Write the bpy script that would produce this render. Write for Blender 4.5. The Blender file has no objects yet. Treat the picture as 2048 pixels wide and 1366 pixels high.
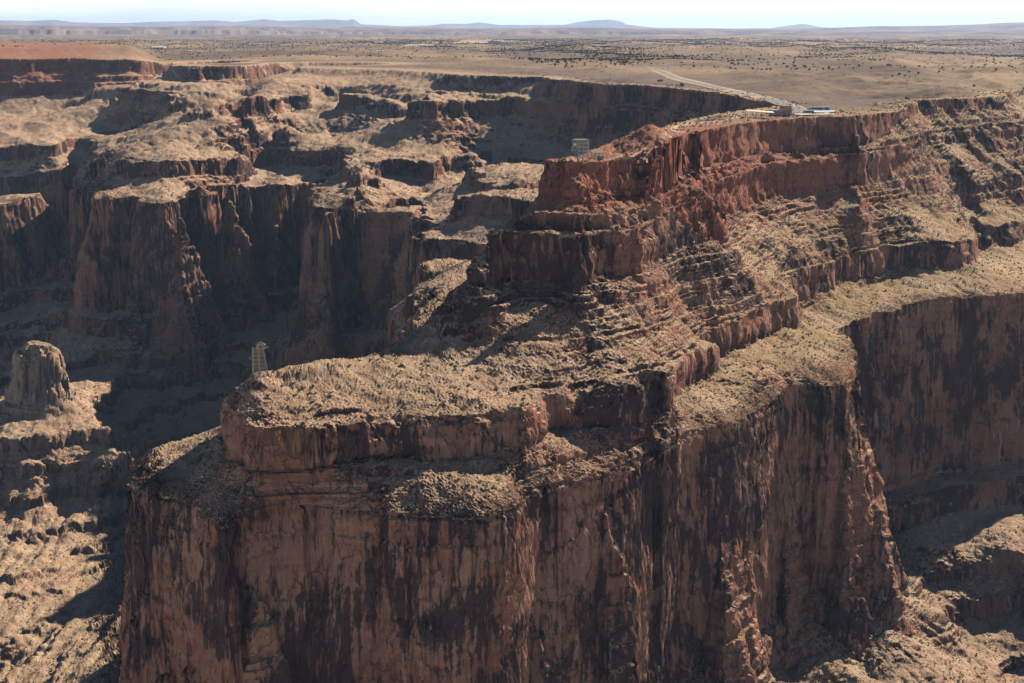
import bpy, math, random, time
import numpy as np
T0 = time.time()
HAZE_D = 1.6e-5
Q = 1.0                       # mesh quality (1 = final)
rng = np.random.default_rng(7)
random.seed(7)
sc = bpy.context.scene
C = sc.collection
# ------------------------------------------------------------------ camera, sky, sun, exposure
H = 70.0
F = 2844.0                    # focal length in pixels of the 2048 px wide photograph
TH = math.radians(12.35)      # downward pitch
cam = bpy.data.cameras.new('camera')
camo = bpy.data.objects.new('camera', cam); C.objects.link(camo)
camo.location = (0, 0, H)
camo.rotation_euler = (math.radians(90) - TH, 0, 0)
cam.sensor_width = 36.0
cam.lens = F / 2048 * 36.0
cam.clip_start = 1.0; cam.clip_end = 200000.0
sc.camera = camo
SUN_AZ, SUN_EL = math.radians(46), math.radians(34.5)
w = bpy.data.worlds.new('World'); sc.world = w; w.use_nodes = True
nt = w.node_tree; nt.nodes.clear()
sky = nt.nodes.new('ShaderNodeTexSky'); sky.sky_type = 'NISHITA'; sky.sun_disc = False
sky.sun_elevation = SUN_EL; sky.sun_rotation = SUN_AZ
sky.altitude = 2500; sky.air_density = 0.8; sky.dust_density = 0.2; sky.ozone_density = 1.0
tc = nt.nodes.new('ShaderNodeTexCoord')
mp = nt.nodes.new('ShaderNodeMapping'); mp.inputs['Scale'].default_value = (1.0, 1.0, 9.0)
nz = nt.nodes.new('ShaderNodeTexNoise'); nz.inputs['Scale'].default_value = 5.0; nz.inputs['Detail'].default_value = 7
rp = nt.nodes.new('ShaderNodeValToRGB'); rp.color_ramp.elements[0].position = 0.34; rp.color_ramp.elements[1].position = 0.60; rp.color_ramp.elements[0].color = (0.6, 0.6, 0.6, 1)
mx = nt.nodes.new('ShaderNodeMix'); mx.data_type = 'RGBA'
mx.inputs['B'].default_value = (15.5, 15.8, 16.4, 1)      # thin high cloud, in the sky's own units
sx = nt.nodes.new('ShaderNodeSeparateXYZ'); mr = nt.nodes.new('ShaderNodeMapRange')
mr.inputs[1].default_value = 0.02; mr.inputs[2].default_value = 0.06; mr.inputs[3].default_value = 0.95; mr.inputs[4].default_value = 0.0
mul = nt.nodes.new('ShaderNodeMath'); mul.operation = 'MULTIPLY'
bg = nt.nodes.new('ShaderNodeBackground'); bg.inputs['Strength'].default_value = 0.05
wo = nt.nodes.new('ShaderNodeOutputWorld')
L = nt.links.new
L(tc.outputs['Generated'], mp.inputs['Vector']); L(mp.outputs[0], nz.inputs['Vector']); L(nz.outputs[0], rp.inputs[0])
L(tc.outputs['Generated'], sx.inputs[0]); L(sx.outputs['Z'], mr.inputs[0]); L(mr.outputs[0], mul.inputs[1]); L(rp.outputs[0], mul.inputs[0]); L(mul.outputs[0], mx.inputs['Factor'])
L(sky.outputs[0], mx.inputs['A']); L(mx.outputs['Result'], bg.inputs[0]); L(bg.outputs[0], wo.inputs[0])
sl = bpy.data.lights.new('sun', 'SUN'); sl.energy = 5.0; sl.angle = math.radians(0.5); sl.color = (1.0, 0.90, 0.76)
so = bpy.data.objects.new('sun', sl); C.objects.link(so)
so.rotation_euler = (math.radians(90) - SUN_EL, 0, -SUN_AZ + math.pi)
so.rotation_euler = (-(math.radians(90) - SUN_EL), 0, -SUN_AZ)
sc.view_settings.view_transform = 'Standard'; sc.view_settings.look = 'None'
sc.view_settings.exposure = 1.05; sc.view_settings.gamma = 1.0
sc.render.engine = 'CYCLES'
sc.cycles.max_bounces = 4; sc.cycles.diffuse_bounces = 0; sc.cycles.glossy_bounces = 1
sc.cycles.transmission_bounces = 2; sc.cycles.volume_bounces = 0; sc.cycles.transparent_max_bounces = 4

# ------------------------------------------------------------------ small numeric helpers
CT, ST = math.cos(TH), math.sin(TH)
def tag(o, label=None, cat=None, group=None, kind=None):
    if label: o['label'] = label
    if cat: o['category'] = cat
    if group: o['group'] = group
    if kind: o['kind'] = kind
    return o
def sst(x, a, b):
    t = np.clip((x - a) / (b - a), 0, 1); return t * t * (3 - 2 * t)
_P = rng.permutation(512).astype(np.int32) % 256
_P = np.concatenate([rng.permutation(256)] * 3).astype(np.int32)
_A = rng.random(256) * 2 * math.pi
_G2 = np.stack([np.cos(_A), np.sin(_A)], 1).astype(np.float32)
_G3 = rng.normal(size=(256, 3)); _G3 = (_G3 / np.linalg.norm(_G3, axis=1, keepdims=True)).astype(np.float32)
def perlin2(x, y):
    xi = np.floor(x); yi = np.floor(y); fx = (x - xi).astype(np.float32); fy = (y - yi).astype(np.float32)
    xi = xi.astype(np.int64).astype(np.int32) & 255; yi = yi.astype(np.int64).astype(np.int32) & 255
    u = fx * fx * fx * (fx * (fx * 6 - 15) + 10); v = fy * fy * fy * (fy * (fy * 6 - 15) + 10)
    a = _P[xi]; b = _P[xi + 1]
    def g(h, dx, dy):
        G = _G2[h]; return G[..., 0] * dx + G[..., 1] * dy
    n0 = g(_P[a + yi], fx, fy); n1 = g(_P[b + yi], fx - 1, fy)
    n2 = g(_P[a + yi + 1], fx, fy - 1); n3 = g(_P[b + yi + 1], fx - 1, fy - 1)
    r = n0 + u * (n1 - n0); s = n2 + u * (n3 - n2)
    return (r + v * (s - r)) * 1.5
def perlin3(x, y, z):
    out = np.empty(x.shape, np.float32); xf, yf, zf, of = x.ravel(), y.ravel(), z.ravel(), out.ravel()
    for k in range(0, xf.size, 400000):
        of[k:k + 400000] = _p3(xf[k:k + 400000], yf[k:k + 400000], zf[k:k + 400000])
    return of.reshape(x.shape)
def _p3(x, y, z):
    xi = np.floor(x); yi = np.floor(y); zi = np.floor(z)
    fx = (x - xi).astype(np.float32); fy = (y - yi).astype(np.float32); fz = (z - zi).astype(np.float32)
    xi = xi.astype(np.int32) & 255; yi = yi.astype(np.int32) & 255; zi = zi.astype(np.int32) & 255
    u = fx * fx * (3 - 2 * fx); v = fy * fy * (3 - 2 * fy); q = fz * fz * (3 - 2 * fz)
    A = _P[xi] + yi; B = _P[xi + 1] + yi
    AA = _P[A] + zi; AB = _P[A + 1] + zi; BA = _P[B] + zi; BB = _P[B + 1] + zi
    def g(h, dx, dy, dz):
        G = _G3[_P[h]]; return G[:, 0] * dx + G[:, 1] * dy + G[:, 2] * dz
    x00 = g(AA, fx, fy, fz); x00 += u * (g(BA, fx - 1, fy, fz) - x00)
    x10 = g(AB, fx, fy - 1, fz); x10 += u * (g(BB, fx - 1, fy - 1, fz) - x10)
    x01 = g(AA + 1, fx, fy, fz - 1); x01 += u * (g(BA + 1, fx - 1, fy, fz - 1) - x01)
    x11 = g(AB + 1, fx, fy - 1, fz - 1); x11 += u * (g(BB + 1, fx - 1, fy - 1, fz - 1) - x11)
    y0 = x00 + v * (x10 - x00); y1 = x01 + v * (x11 - x01)
    return (y0 + q * (y1 - y0)) * 1.5
def fbm2(x, y, n, gain=0.5):
    r = 0; a = 1.0
    for k in range(n):
        r = r + a * perlin2(x * 2 ** k + 17.3 * k, y * 2 ** k - 9.1 * k); a *= gain
    return r

# picture geometry: a pixel of the photograph and an elevation (or a depth) give a point in plan
def px_z(px, py, z):
    xc = (px - 1024) / F; yc = (683 - py) / F
    dy = CT + yc * ST; dz = -ST + yc * CT
    t = (z - H) / dz
    return t * xc, t * dy
def px_D(px, D, z):
    k = (z - H) / D                      # (-ST+yc CT)/(CT+yc ST) = k
    yc = (ST + k * CT) / (CT - k * ST)
    t = D / (CT + yc * ST)
    return t * (px - 1024) / F, D

# ------------------------------------------------------------------ strata: erosion distance s -> elevation
PS = [(-900, -700), (-350, -452), (-300, -432), (-298, -425), (-268, -412), (-266, -402), (-240, -389), (-238, -381), (-215, -369), (-211, -355), (-192, -346), (-190, -338), (-151, -318), (-148, -297), (-140, -291),
      (-127, -153), (-97, -136), (-93, -116), (-29, -68), (-24, -43), (-5, -24), (0, 0)]
PSs = np.array([p[0] for p in PS], float); PSz = np.array([p[1] for p in PS], float)
TAB = np.arange(-900, 0.5, 0.5); TABZ = np.interp(TAB, PSs, PSz)
SOFZ = np.interp(TAB, [-900, -350, -151, -127, -93, 0], [-700, -452, -318, -153, -116, 0]); SOFZ = np.where(TAB < -93, TABZ, SOFZ)
def softmask(x, y):
    U = np.arctan2(x, y); r = np.hypot(x, y)
    a = sst(U, 0.238, 0.262) * sst(r, 1230, 1330)
    b = sst(U, -0.185, -0.165) * sst(U, -0.02, -0.05) * sst(r, 2330, 2420)
    return 0.85 * np.maximum(a, b)
def z2s(z, m=0.0):
    if z >= 0: return z * 3.0
    return float(np.interp(z, TABZ * (1 - m) + SOFZ * m, TAB))

# local uplift / dip of the strata  (plan x, y, sigma, dz)
WTOP = [(50, 865, 45, -8.0)]
WARP = [(-300, 1950, 450, 17.0), (360, 1110, 130, 15.0), (-850, 2250, 200, -50.0)]
def warp(x, y, top):
    """local dip of the strata; the plateau itself (top = 1) stays level"""
    r = 0
    for (a, b, s, d) in WARP: r = r + (1 - top) * d * np.exp(-((x - a) ** 2 + (y - b) ** 2) / (2 * s * s))
    for (a, b, s, d) in WTOP: r = r + d * np.exp(-((x - a) ** 2 + (y - b) ** 2) / (2 * s * s))
    return r
CON = []
def add(x, y, z): CON.append((x, y, z2s(z - float(warp(x, y, 1.0 if z > -20 else 0.0)), float(softmask(x, y)))))
def dens(pts, step=14):
    out = []
    for a, b in zip(pts[:-1], pts[1:]):
        n = max(1, int(math.hypot(b[0] - a[0], b[1] - a[1]) / step))
        for k in range(n): out.append((a[0] + (b[0] - a[0]) * k / n, a[1] + (b[1] - a[1]) * k / n))
    out.append(pts[-1]); return out
def V(z, pts, step=14):                       # visible line at elevation z, photograph pixels
    for p in dens(pts, step):
        x, y = px_z(p[0], p[1], z); add(x, y, z)
def VZ(pts, step=14):                         # visible line with its elevation changing along it
    for a, b in zip(pts[:-1], pts[1:]):
        n = max(1, int(math.hypot(b[0] - a[0], b[1] - a[1]) / step))
        for k in range(n + (b is pts[-1])):
            t = k / n; z = a[2] + (b[2] - a[2]) * t
            x, y = px_z(a[0] + (b[0] - a[0]) * t, a[1] + (b[1] - a[1]) * t, z); add(x, y, z)
def Hd(z, pts, step=30):                      # line given by (pixel column, depth)
    for p in dens(pts, step):
        x, y = px_D(p[0], p[1], z); add(x, y, z)
def W(pts, step=30):                          # (column, depth, elevation)
    for a, b in zip(pts[:-1], pts[1:]):
        n = max(1, int(math.hypot(b[0] - a[0], b[1] - a[1]) / step))
        for k in range(n + (b is pts[-1])):
            t = k / n; z = a[2] + (b[2] - a[2]) * t
            x, y = px_D(a[0] + (b[0] - a[0]) * t, a[1] + (b[1] - a[1]) * t, z); add(x, y, z)
def PT(*pts):                                 # scattered (px, py, z)
    for p in pts:
        x, y = px_z(*p); add(x, y, p[2])

# --- top cliff of the peninsula, front
V(-8, [(1095, 326), (1110, 331), (1169, 330), (1197, 325), (1220, 320), (1255, 318), (1294, 318), (1324, 314), (1349, 306), (1382, 298), (1398, 292)], 8)
VZ([(1092, 372, -22), (1120, 392, -25), (1170, 398, -27), (1210, 400, -29), (1260, 398, -32), (1300, 385, -30), (1335, 384, -32), (1375, 375, -34), (1400, 368, -37)], 8)
WT = [(1398, 1006), (1424, 1045), (1474, 1088), (1524, 1130), (1574, 1158), (1649, 1184), (1704, 1195), (1722, 1180)]
for off, zz in ((0, -2.5), (8, -22), (24, -40), (44, -67)):
    Hd(zz, [(p, D - off) for p, D in WT], 10)
Hd(-66, [(1722, 1160), (1774, 1185), (1829, 1228)], 12)
Hd(-40, [(1740, 1190), (1790, 1215), (1825, 1245)], 12)
Hd(-8, [(1090, 850), (1150, 890), (1200, 925), (1250, 965), (1290, 1010)], 20)
Hd(-30, [(1086, 862), (1140, 905), (1190, 940), (1240, 982), (1280, 1030)], 20)
Hd(-4, [(1300, 1030), (1345, 1110), (1390, 1175), (1440, 1240), (1500, 1310), (1560, 1380)], 20)
Hd(-40, [(1290, 1055), (1330, 1130), (1375, 1200), (1425, 1265), (1480, 1340), (1530, 1410)], 20)
Hd(-68, [(1083, 885), (1135, 930), (1185, 965), (1235, 1005), (1280, 1070), (1320, 1150), (1365, 1220), (1410, 1290), (1460, 1370), (1490, 1430)], 20)
Hd(6, [(1140, 862), (1165, 868), (1215, 890), (1260, 925), (1300, 955), (1335, 1010), (1360, 1085)], 12)
Hd(9, [(1400, 1125), (1460, 1180), (1520, 1230), (1560, 1260), (1600, 1270), (1680, 1290), (1650, 1250)], 20)
# far wall of the bay behind the peninsula
V(-2, [(1099, 161), (1130, 163), (1194, 172), (1274, 173), (1344, 180), (1424, 188), (1470, 196), (1514, 206)], 10)
Hd(-68, [(1110, 2050), (1160, 1950), (1220, 1860), (1300, 1775), (1350, 1700), (1400, 1610), (1450, 1510)], 16)
Hd(-90, [(1250, 1600), (1180, 1450), (1120, 1330), (1150, 1180)], 40)
VZ([(1095, 163, -4), (1060, 172, -14), (1020, 184, -20), (940, 189, -24), (868, 194, -24)], 10)
Hd(-52, [(1095, 2060), (1020, 2120), (940, 2120), (880, 2050)], 10)
VZ([(850, 198, -36), (795, 204, -42), (740, 205, -46), (690, 203, -48), (660, 208, -54), (610, 218, -58)], 12)
VZ([(790, 218, -50), (740, 222, -54), (690, 222, -56), (610, 228, -62)], 12)
PT((560, 150, -6), (520, 180, -20), (560, 200, -37), (600, 175, -22), (700, 180, -24), (680, 150, -10), (800, 165, -17), (900, 165, -12), (1000, 160, -6))
# upper left rim
for RL in ([(-60, 3050), (0, 3050), (60, 3060), (100, 3080), (150, 3100), (200, 3090), (280, 3120), (340, 3200), (400, 3350), (430, 3420)],
           [(370, 2900), (400, 2880), (430, 2900), (470, 2920), (500, 2960), (530, 3060), (548, 3200)]):
    for off, zz in ((0, -2), (9, -23), (34, -43)): Hd(zz, [(p, D - off) for p, D in RL], 12)
Hd(-68, [(-60, 3000), (0, 3000), (60, 3012), (100, 3030), (150, 3040), (180, 2960), (200, 2850), (262, 2760), (345, 2600), (400, 2590), (440, 2600)], 12)
Hd(-90, [(-60, 2960), (0, 2960), (60, 2970), (120, 2980), (150, 2950)], 20)
Hd(-43, [(210, 2950), (262, 2800), (345, 2640), (400, 2630), (440, 2650)], 14); Hd(-28, [(300, 2900), (370, 2780), (430, 2780)], 20)
Hd(-50, [(483, 2700), (485, 2450), (478, 2250)], 30)
Hd(-150, [(-40, 2500), (30, 2510), (80, 2500), (125, 2500), (140, 2560)], 14)
Hd(-170, [(-40, 2485), (30, 2490), (80, 2482), (125, 2482), (146, 2550)], 14)
V(-116, [(205, 268), (240, 255), (290, 268)], 14)
Hd(-110, [(305, 2345), (345, 2330), (390, 2345)], 12); Hd(-128, [(305, 2330), (345, 2318), (378, 2330)], 12)
V(-189, [(-40, 400), (0, 398), (50, 392), (100, 385), (112, 380)], 14)
Hd(-318, [(-40, 2315), (20, 2315), (70, 2335), (118, 2360)], 14)
Hd(-310, [(150, 2500), (145, 2350), (135, 2200)], 40)
# knob and spur leading to mesa M
V(-39, [(445, 213), (470, 211), (505, 212)], 10); V(-55, [(442, 236), (480, 240), (505, 238)], 10)
PT((520, 200, -36), (560, 240, -58), (520, 260, -72), (480, 275, -80), (420, 300, -90))
V(-98, [(350, 322), (380, 318), (430, 314), (470, 311), (500, 300), (550, 296), (572, 284), (620, 284), (660, 284)], 12)
V(-112, [(350, 345), (390, 342), (430, 334), (470, 325), (520, 312), (560, 318), (580, 308), (625, 306), (662, 306)], 12)
PT((400, 355, -115), (480, 350, -119), (560, 345, -122), (620, 340, -122))
# mesa M red wall
V(-137, [(218, 398), (245, 394), (275, 394), (320, 400), (345, 396), (375, 390), (390, 383), (430, 378), (445, 384), (465, 374), (490, 370), (520, 368), (545, 374), (560, 378), (600, 366), (622, 368), (635, 378), (665, 362)], 8)
Hd(-273, [(160, 1765), (185, 1768), (215, 1772), (250, 1772), (290, 1765), (340, 1760), (362, 1762), (372, 1800), (400, 1815), (430, 1830), (452, 1850), (474, 1890), (500, 1925), (545, 1880), (560, 1868), (590, 1930), (600, 1945)], 10)
Hd(-303, [(488, 1850), (530, 1850), (590, 1890)], 20)
Hd(-296, [(245, 1735), (300, 1742), (350, 1740), (400, 1790), (440, 1815), (462, 1850)], 10)
V(-295, [(124, 640), (150, 650), (240, 662)], 12)
Hd(-327, [(240, 1700), (270, 1705), (320, 1712), (350, 1715), (400, 1760)], 12)
W([(170, 1950, -280), (160, 2150, -280)])
Hd(-137, [(205, 1850), (190, 1950), (178, 2100), (182, 2250), (210, 2400), (160, 2600)], 30)
# mesa N red wall
V(-137, [(622, 420), (650, 426), (690, 421), (700, 414), (740, 416), (775, 412), (800, 411), (825, 420), (840, 412)], 8)
V(-273, [(606, 640), (620, 655), (635, 650), (660, 642)], 8)
Hd(-273, [(675, 1640), (690, 1655), (700, 1670), (730, 1690), (770, 1705), (800, 1715), (815, 1760)], 8)
Hd(-273, [(603, 1690), (604, 1770), (606, 1860)], 14)
Hd(-137, [(618, 1730), (616, 1800), (617, 1870), (622, 1910)], 14)
Hd(-137, [(846, 1790), (845, 1860)], 14)
V(-321, [(600, 672), (625, 667)], 12)
PT((740, 345, -109), (700, 370, -120), (780, 370, -120), (720, 395, -129))
V(-98, [(770, 318), (800, 316), (860, 318), (900, 310), (925, 300), (940, 310)], 12)
V(-115, [(768, 346), (800, 347), (860, 346), (900, 338), (925, 328)], 12)
V(-98, [(675, 290), (668, 305), (700, 325)], 12); V(-107, [(700, 330), (735, 335), (745, 350), (700, 366)], 12)
PT((850, 290, -88), (900, 265, -75), (700, 270, -82), (650, 260, -76), (760, 250, -71), (780, 300, -90), (880, 375, -122), (940, 340, -108))
# mesa O, behind the shoulder
V(-140, [(850, 438), (858, 432), (880, 440)], 10)
V(-143, [(822, 472), (845, 464), (870, 457), (888, 462), (900, 470), (940, 476), (965, 485)], 8)
Hd(-280, [(800, 1485), (830, 1462), (880, 1450), (940, 1430)], 14)
Hd(-143, [(826, 1600), (835, 1660), (845, 1720)], 12)
V(-105, [(962, 382), (985, 370), (1020, 366), (1060, 364), (1090, 362)], 10)
V(-124, [(962, 408), (1000, 408), (1050, 406), (1085, 400)], 10)
PT((900, 420, -122), (950, 430, -126))
Hd(-95, [(1040, 1650), (1040, 1800)], 30)
Hd(-130, [(1050, 1350), (1045, 1480)], 30)
# --- shoulder below the headframe
VZ([(966, 478, -46), (990, 474, -44), (1024, 466, -43), (1110, 464, -43), (1165, 470, -43), (1180, 462, -43), (1195, 448, -42), (1220, 446, -42), (1262, 438, -41), (1300, 440, -44), (1340, 436, -46.5), (1360, 434, -48)], 10)
VZ([(953, 566, -67), (985, 580, -72), (1040, 592, -78), (1100, 592, -78), (1160, 588, -79), (1220, 590, -81), (1280, 588, -83), (1330, 585, -86), (1356, 570, -89), (1368, 545, -83)], 10)
VZ([(1372, 428, -47), (1400, 402, -41), (1430, 400, -41), (1456, 412, -46)], 8)
Hd(-74, [(1366, 914), (1385, 918), (1410, 926), (1435, 932), (1456, 944)], 8)
# --- near block: upper tread, cliff A, terrace B
PT((1040, 650, -90), (1100, 700, -100), (960, 680, -96), (850, 720, -102), (740, 750, -104), (650, 770, -106), (560, 770, -105))
V(-98, [(505, 748), (540, 740), (600, 733), (660, 728), (700, 719), (760, 700), (800, 684)], 20)
V(-116, [(444, 803), (448, 830), (470, 845), (520, 855), (550, 853), (590, 850), (625, 851), (670, 845), (710, 838), (790, 829), (850, 836), (900, 833), (960, 830), (1024, 812), (1050, 795), (1075, 782), (1100, 778), (1114, 783)], 8)
V(-136, [(440, 885), (446, 915), (470, 932), (500, 943), (540, 946), (565, 943)], 8)
Hd(-136, [(600, 650), (660, 655), (725, 662), (800, 670), (850, 665), (900, 668), (960, 671), (1010, 678)], 8)
V(-136, [(1030, 908), (1054, 913), (1089, 893), (1112, 878)], 8)
V(-116, [(1120, 780), (1160, 770), (1220, 760), (1304, 744), (1340, 722), (1360, 712)], 8)
V(-136, [(1122, 866), (1180, 862), (1250, 855), (1319, 843), (1345, 828), (1360, 812)], 8)
V(-116, [(1370, 672), (1400, 662), (1424, 655), (1480, 640), (1524, 625), (1570, 612), (1597, 606)], 8)
V(-136, [(1371, 776), (1424, 758), (1470, 742), (1524, 723), (1565, 712), (1592, 696), (1600, 680)], 8)
Hd(-112, [(1602, 990), (1592, 1008), (1578, 1030)], 12)
Hd(-132, [(1607, 975), (1599, 1000), (1584, 1020)], 12)
Hd(-102, [(1574, 1034), (1610, 1056), (1649, 1081), (1700, 1109), (1764, 1137), (1830, 1155), (1924, 1170), (1942, 1178)], 10)
VZ([(1574, 591, -121), (1610, 580, -121), (1649, 570, -121), (1700, 556, -121), (1764, 545, -121), (1830, 538, -121), (1924, 533, -121), (1946, 528, -121)], 10)
Hd(-104, [(1945, 1230), (1938, 1330), (1935, 1400)], 20); Hd(-126, [(1955, 1225), (1948, 1330), (1945, 1375)], 20)
V(-118, [(1960, 468), (1990, 466), (2048, 452), (2110, 440)], 14); V(-100, [(1950, 424), (1990, 412), (2048, 402), (2110, 400)], 14)
RIMW = [(262, 962), (275, 985), (300, 992), (340, 1000), (380, 1012), (420, 1035), (455, 1052), (470, 1040), (490, 1030), (530, 1022), (570, 1018), (620, 1012), (700, 1018), (760, 1025), (800, 1030), (850, 1034), (900, 1036), (960, 1040), (1000, 1032), (1040, 1015), (1062, 990), (1080, 978), (1110, 972), (1150, 965), (1200, 950), (1244, 940), (1280, 925), (1304, 908), (1340, 890), (1374, 873), (1400, 866), (1424, 863), (1442, 860), (1462, 852), (1499, 835), (1530, 818), (1554, 803), (1574, 780), (1600, 776), (1634, 776), (1670, 775), (1694, 773)]
V(-153, RIMW, 7)
for off, zz in ((9, -290), (26, -320)):
    Hd(zz, [(p, px_z(p, q, -153)[1] - off) for p, q in RIMW if not 1440 < p < 1470], 12)
Hd(-153, [(1703, 910), (1710, 945), (1706, 980), (1690, 1003)], 12)
Hd(-290, [(1724, 900), (1735, 945), (1722, 985)], 12)
V(-145, [(1672, 668), (1700, 655), (1750, 640), (1820, 628), (1900, 618), (1960, 612), (2048, 603), (2120, 598)], 14)
Hd(-277, [(1712, 1008), (1745, 1036), (1790, 1056), (1850, 1072), (1900, 1086), (1960, 1100), (2048, 1120), (2120, 1130)], 14)
Hd(-284, [(1714, 1000), (1780, 1040), (1870, 1062), (1950, 1078), (2048, 1098), (2120, 1108)], 16)
Hd(-305, [(1716, 992), (1800, 1036), (1870, 1055), (1950, 1072), (2048, 1092), (2120, 1102)], 16)
# base of the near red wall
Hd(-290, [(232, 690), (262, 760), (350, 795), (480, 812), (600, 826), (700, 850), (760, 920), (740, 1010)], 20)
Hd(-153, [(262, 702), (290, 742), (360, 764), (480, 782), (600, 798), (700, 820), (790, 900), (770, 1000), (790, 1060)], 20)
Hd(-136, [(440, 700), (465, 735), (560, 752), (680, 768), (760, 800), (800, 880), (812, 960)], 20)
Hd(-116, [(452, 700), (478, 728), (570, 742), (690, 758), (780, 790), (830, 880), (835, 930)], 20)
PT((300, 915, -149), (380, 888, -143), (430, 872, -139), (480, 975, -145), (380, 950, -146))
# spur P
Hd(-104, [(825, 850), (850, 920), (870, 990), (890, 1030)], 15); Hd(-101, [(870, 840), (910, 900), (935, 960), (945, 1000)], 15)
V(-110, [(826, 572), (850, 558), (880, 547), (905, 541)], 8); V(-116, [(818, 580), (812, 600)], 8)
V(-136, [(806, 635), (812, 630), (850, 628), (880, 610)], 8)
Hd(-153, [(795, 1010), (790, 1130), (840, 1210), (940, 1190)], 20); Hd(-290, [(770, 1015), (765, 1150), (840, 1250), (960, 1230)], 20)
Hd(-116, [(824, 1075), (840, 1130), (900, 1160), (960, 1130)], 20)
# canyon floors
W([(1000, 1300, -190), (900, 1340, -300), (800, 1420, -335), (700, 1540, -340), (600, 1590, -352), (540, 1690, -350), (480, 1700, -365), (420, 1640, -385), (350, 1590, -400), (280, 1450, -422), (240, 1300, -440), (150, 1210, -446), (60, 1125, -452), (-60, 1050, -460)], 30)
W([(850, 1620, -300), (830, 1500, -335)], 30)
W([(140, 2100, -320), (110, 2000, -345), (60, 1950, -380), (20, 1850, -405), (-60, 1750, -430)], 30)
# lower left ridge Q with its steps
PT((200, 735, -335), (160, 762, -335), (130, 785, -330), (60, 800, -325), (0, 810, -335), (280, 760, -352))
V(-343, [(0, 855), (60, 850), (130, 845), (190, 838), (215, 850)], 14)
V(-362, [(0, 905), (80, 905), (150, 895), (210, 890), (260, 905)], 14)
V(-398, [(0, 990), (60, 1000), (110, 985), (180, 985), (215, 985)], 14)
V(-415, [(0, 1045), (60, 1050), (110, 1040), (180, 1030), (235, 1025)], 14)
PT((40, 1150, -432), (120, 1180, -437), (200, 1100, -432), (20, 1280, -446))
PT((100, 1330, -440), (200, 1255, -432), (235, 1225, -425), (20, 1366, -447), (60, 1345, -443), (180, 1340, -405))
# lower right
PT((1960, 1100, -318), (2040, 1100, -316), (1850, 1150, -330), (1900, 1230, -352), (2030, 1200, -352), (2048, 1366, -385), (1760, 1200, -322), (1820, 1260, -336), (1900, 1330, -358), (1700, 1340, -335), (1800, 1366, -355))
# right hand slopes of the plateau
PT((1760, 260, -25), (1840, 260, -26), (1800, 230, -15), (1900, 230, -16), (1850, 330, -50), (1940, 330, -60), (2030, 330, -65), (2000, 270, -38), (1880, 380, -79), (1960, 380, -85), (2048, 370, -88))
V(-2, [(1990, 190), (2048, 182), (2120, 180)], 12); V(-14, [(1990, 208), (2048, 208), (2120, 206)], 12)
Hd(30, [(1700, 1300), (1800, 1550), (1900, 1750), (1950, 1900)], 40)
# plateau inland is positive
for px, D, s in [(1550, 1500, 60), (1650, 1500, 60), (1400, 1850, 60), (1250, 2100, 60), (1100, 2350, 50), (1000, 2600, 40), (800, 2800, 30), (650, 2900, 25), (1900, 2200, 80), (1700, 2000, 90), (200, 3400, 80), (400, 3500, 60), (0, 3300, 60), (520, 3300, 30)]:
    x, y = px_D(px, D, 0); CON.append((x, y, s))
for az in np.linspace(-0.5, 0.6, 14):
    for D in (4200, 7000, 14000, 40000): CON.append((D * math.tan(az), D, 200))
# wide surroundings (outside the picture)
for az, D, z in [(-0.5, 3000, -60), (-0.6, 2000, -350), (-0.55, 1200, -430), (-0.5, 700, -460), (-0.3, 450, -470), (0, 420, -440), (0.2, 430, -420), (0.45, 500, -430), (0.55, 800, -380), (0.6, 1200, -200), (0.58, 1700, -40), (-0.1, 430, -450), (0.1, 430, -430)]:
    add(D * math.tan(az), D, z)
CON = np.array(CON)
print('constraints', len(CON))

# interpolate s over (azimuth, log distance)
def uv(x, y): return np.arctan2(x, y), 0.5 * np.log(x * x + y * y)
cu, cv = uv(CON[:, 0], CON[:, 1]); cs = CON[:, 2]
pts = np.stack([cu, cv], 1)
def ker(d2): return np.sqrt(d2 + 1e-6)
d2 = ((pts[:, None] - pts[None]) ** 2).sum(-1)
n = len(pts); Am = np.zeros((n + 1, n + 1)); Am[:n, :n] = ker(d2) - 0.0009 * np.eye(n); Am[:n, n] = 1; Am[n, :n] = 1
wts = np.linalg.solve(Am, np.append(cs, 0))
AZ0, AZ1, R0, R1 = -0.60, 0.66, 330.0, 60000.0
GU, GV = 560, 900
gu = np.linspace(AZ0, AZ1, GU); lr = np.linspace(math.log(R0), math.log(R1), GV)
LR4 = math.log(5200.0)
GS = np.full((GU, GV), 200.0, np.float32)
near = lr < LR4
for i in range(0, GU, 8):
    U, Vv = np.meshgrid(gu[i:i + 8], lr[near], indexing='ij')
    dd = (U.ravel()[:, None] - cu[None]) ** 2 + (Vv.ravel()[:, None] - cv[None]) ** 2
    GS[i:i + 8, near] = (ker(dd).astype(np.float32) @ wts[:n].astype(np.float32) + wts[n]).reshape(U.shape)
_gu = np.gradient(GS, gu, axis=0) / np.exp(lr)[None]; _gv = np.gradient(GS, lr, axis=1) / np.exp(lr)[None]
GG = np.clip(np.hypot(_gu, _gv), 0.08, 1.6).astype(np.float32)
for _ in range(3):
    GG[1:-1, 1:-1] = (GG[1:-1, 1:-1] * 2 + GG[2:, 1:-1] + GG[:-2, 1:-1] + GG[1:-1, 2:] + GG[1:-1, :-2]) / 6
print('rbf', time.time() - T0)
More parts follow.
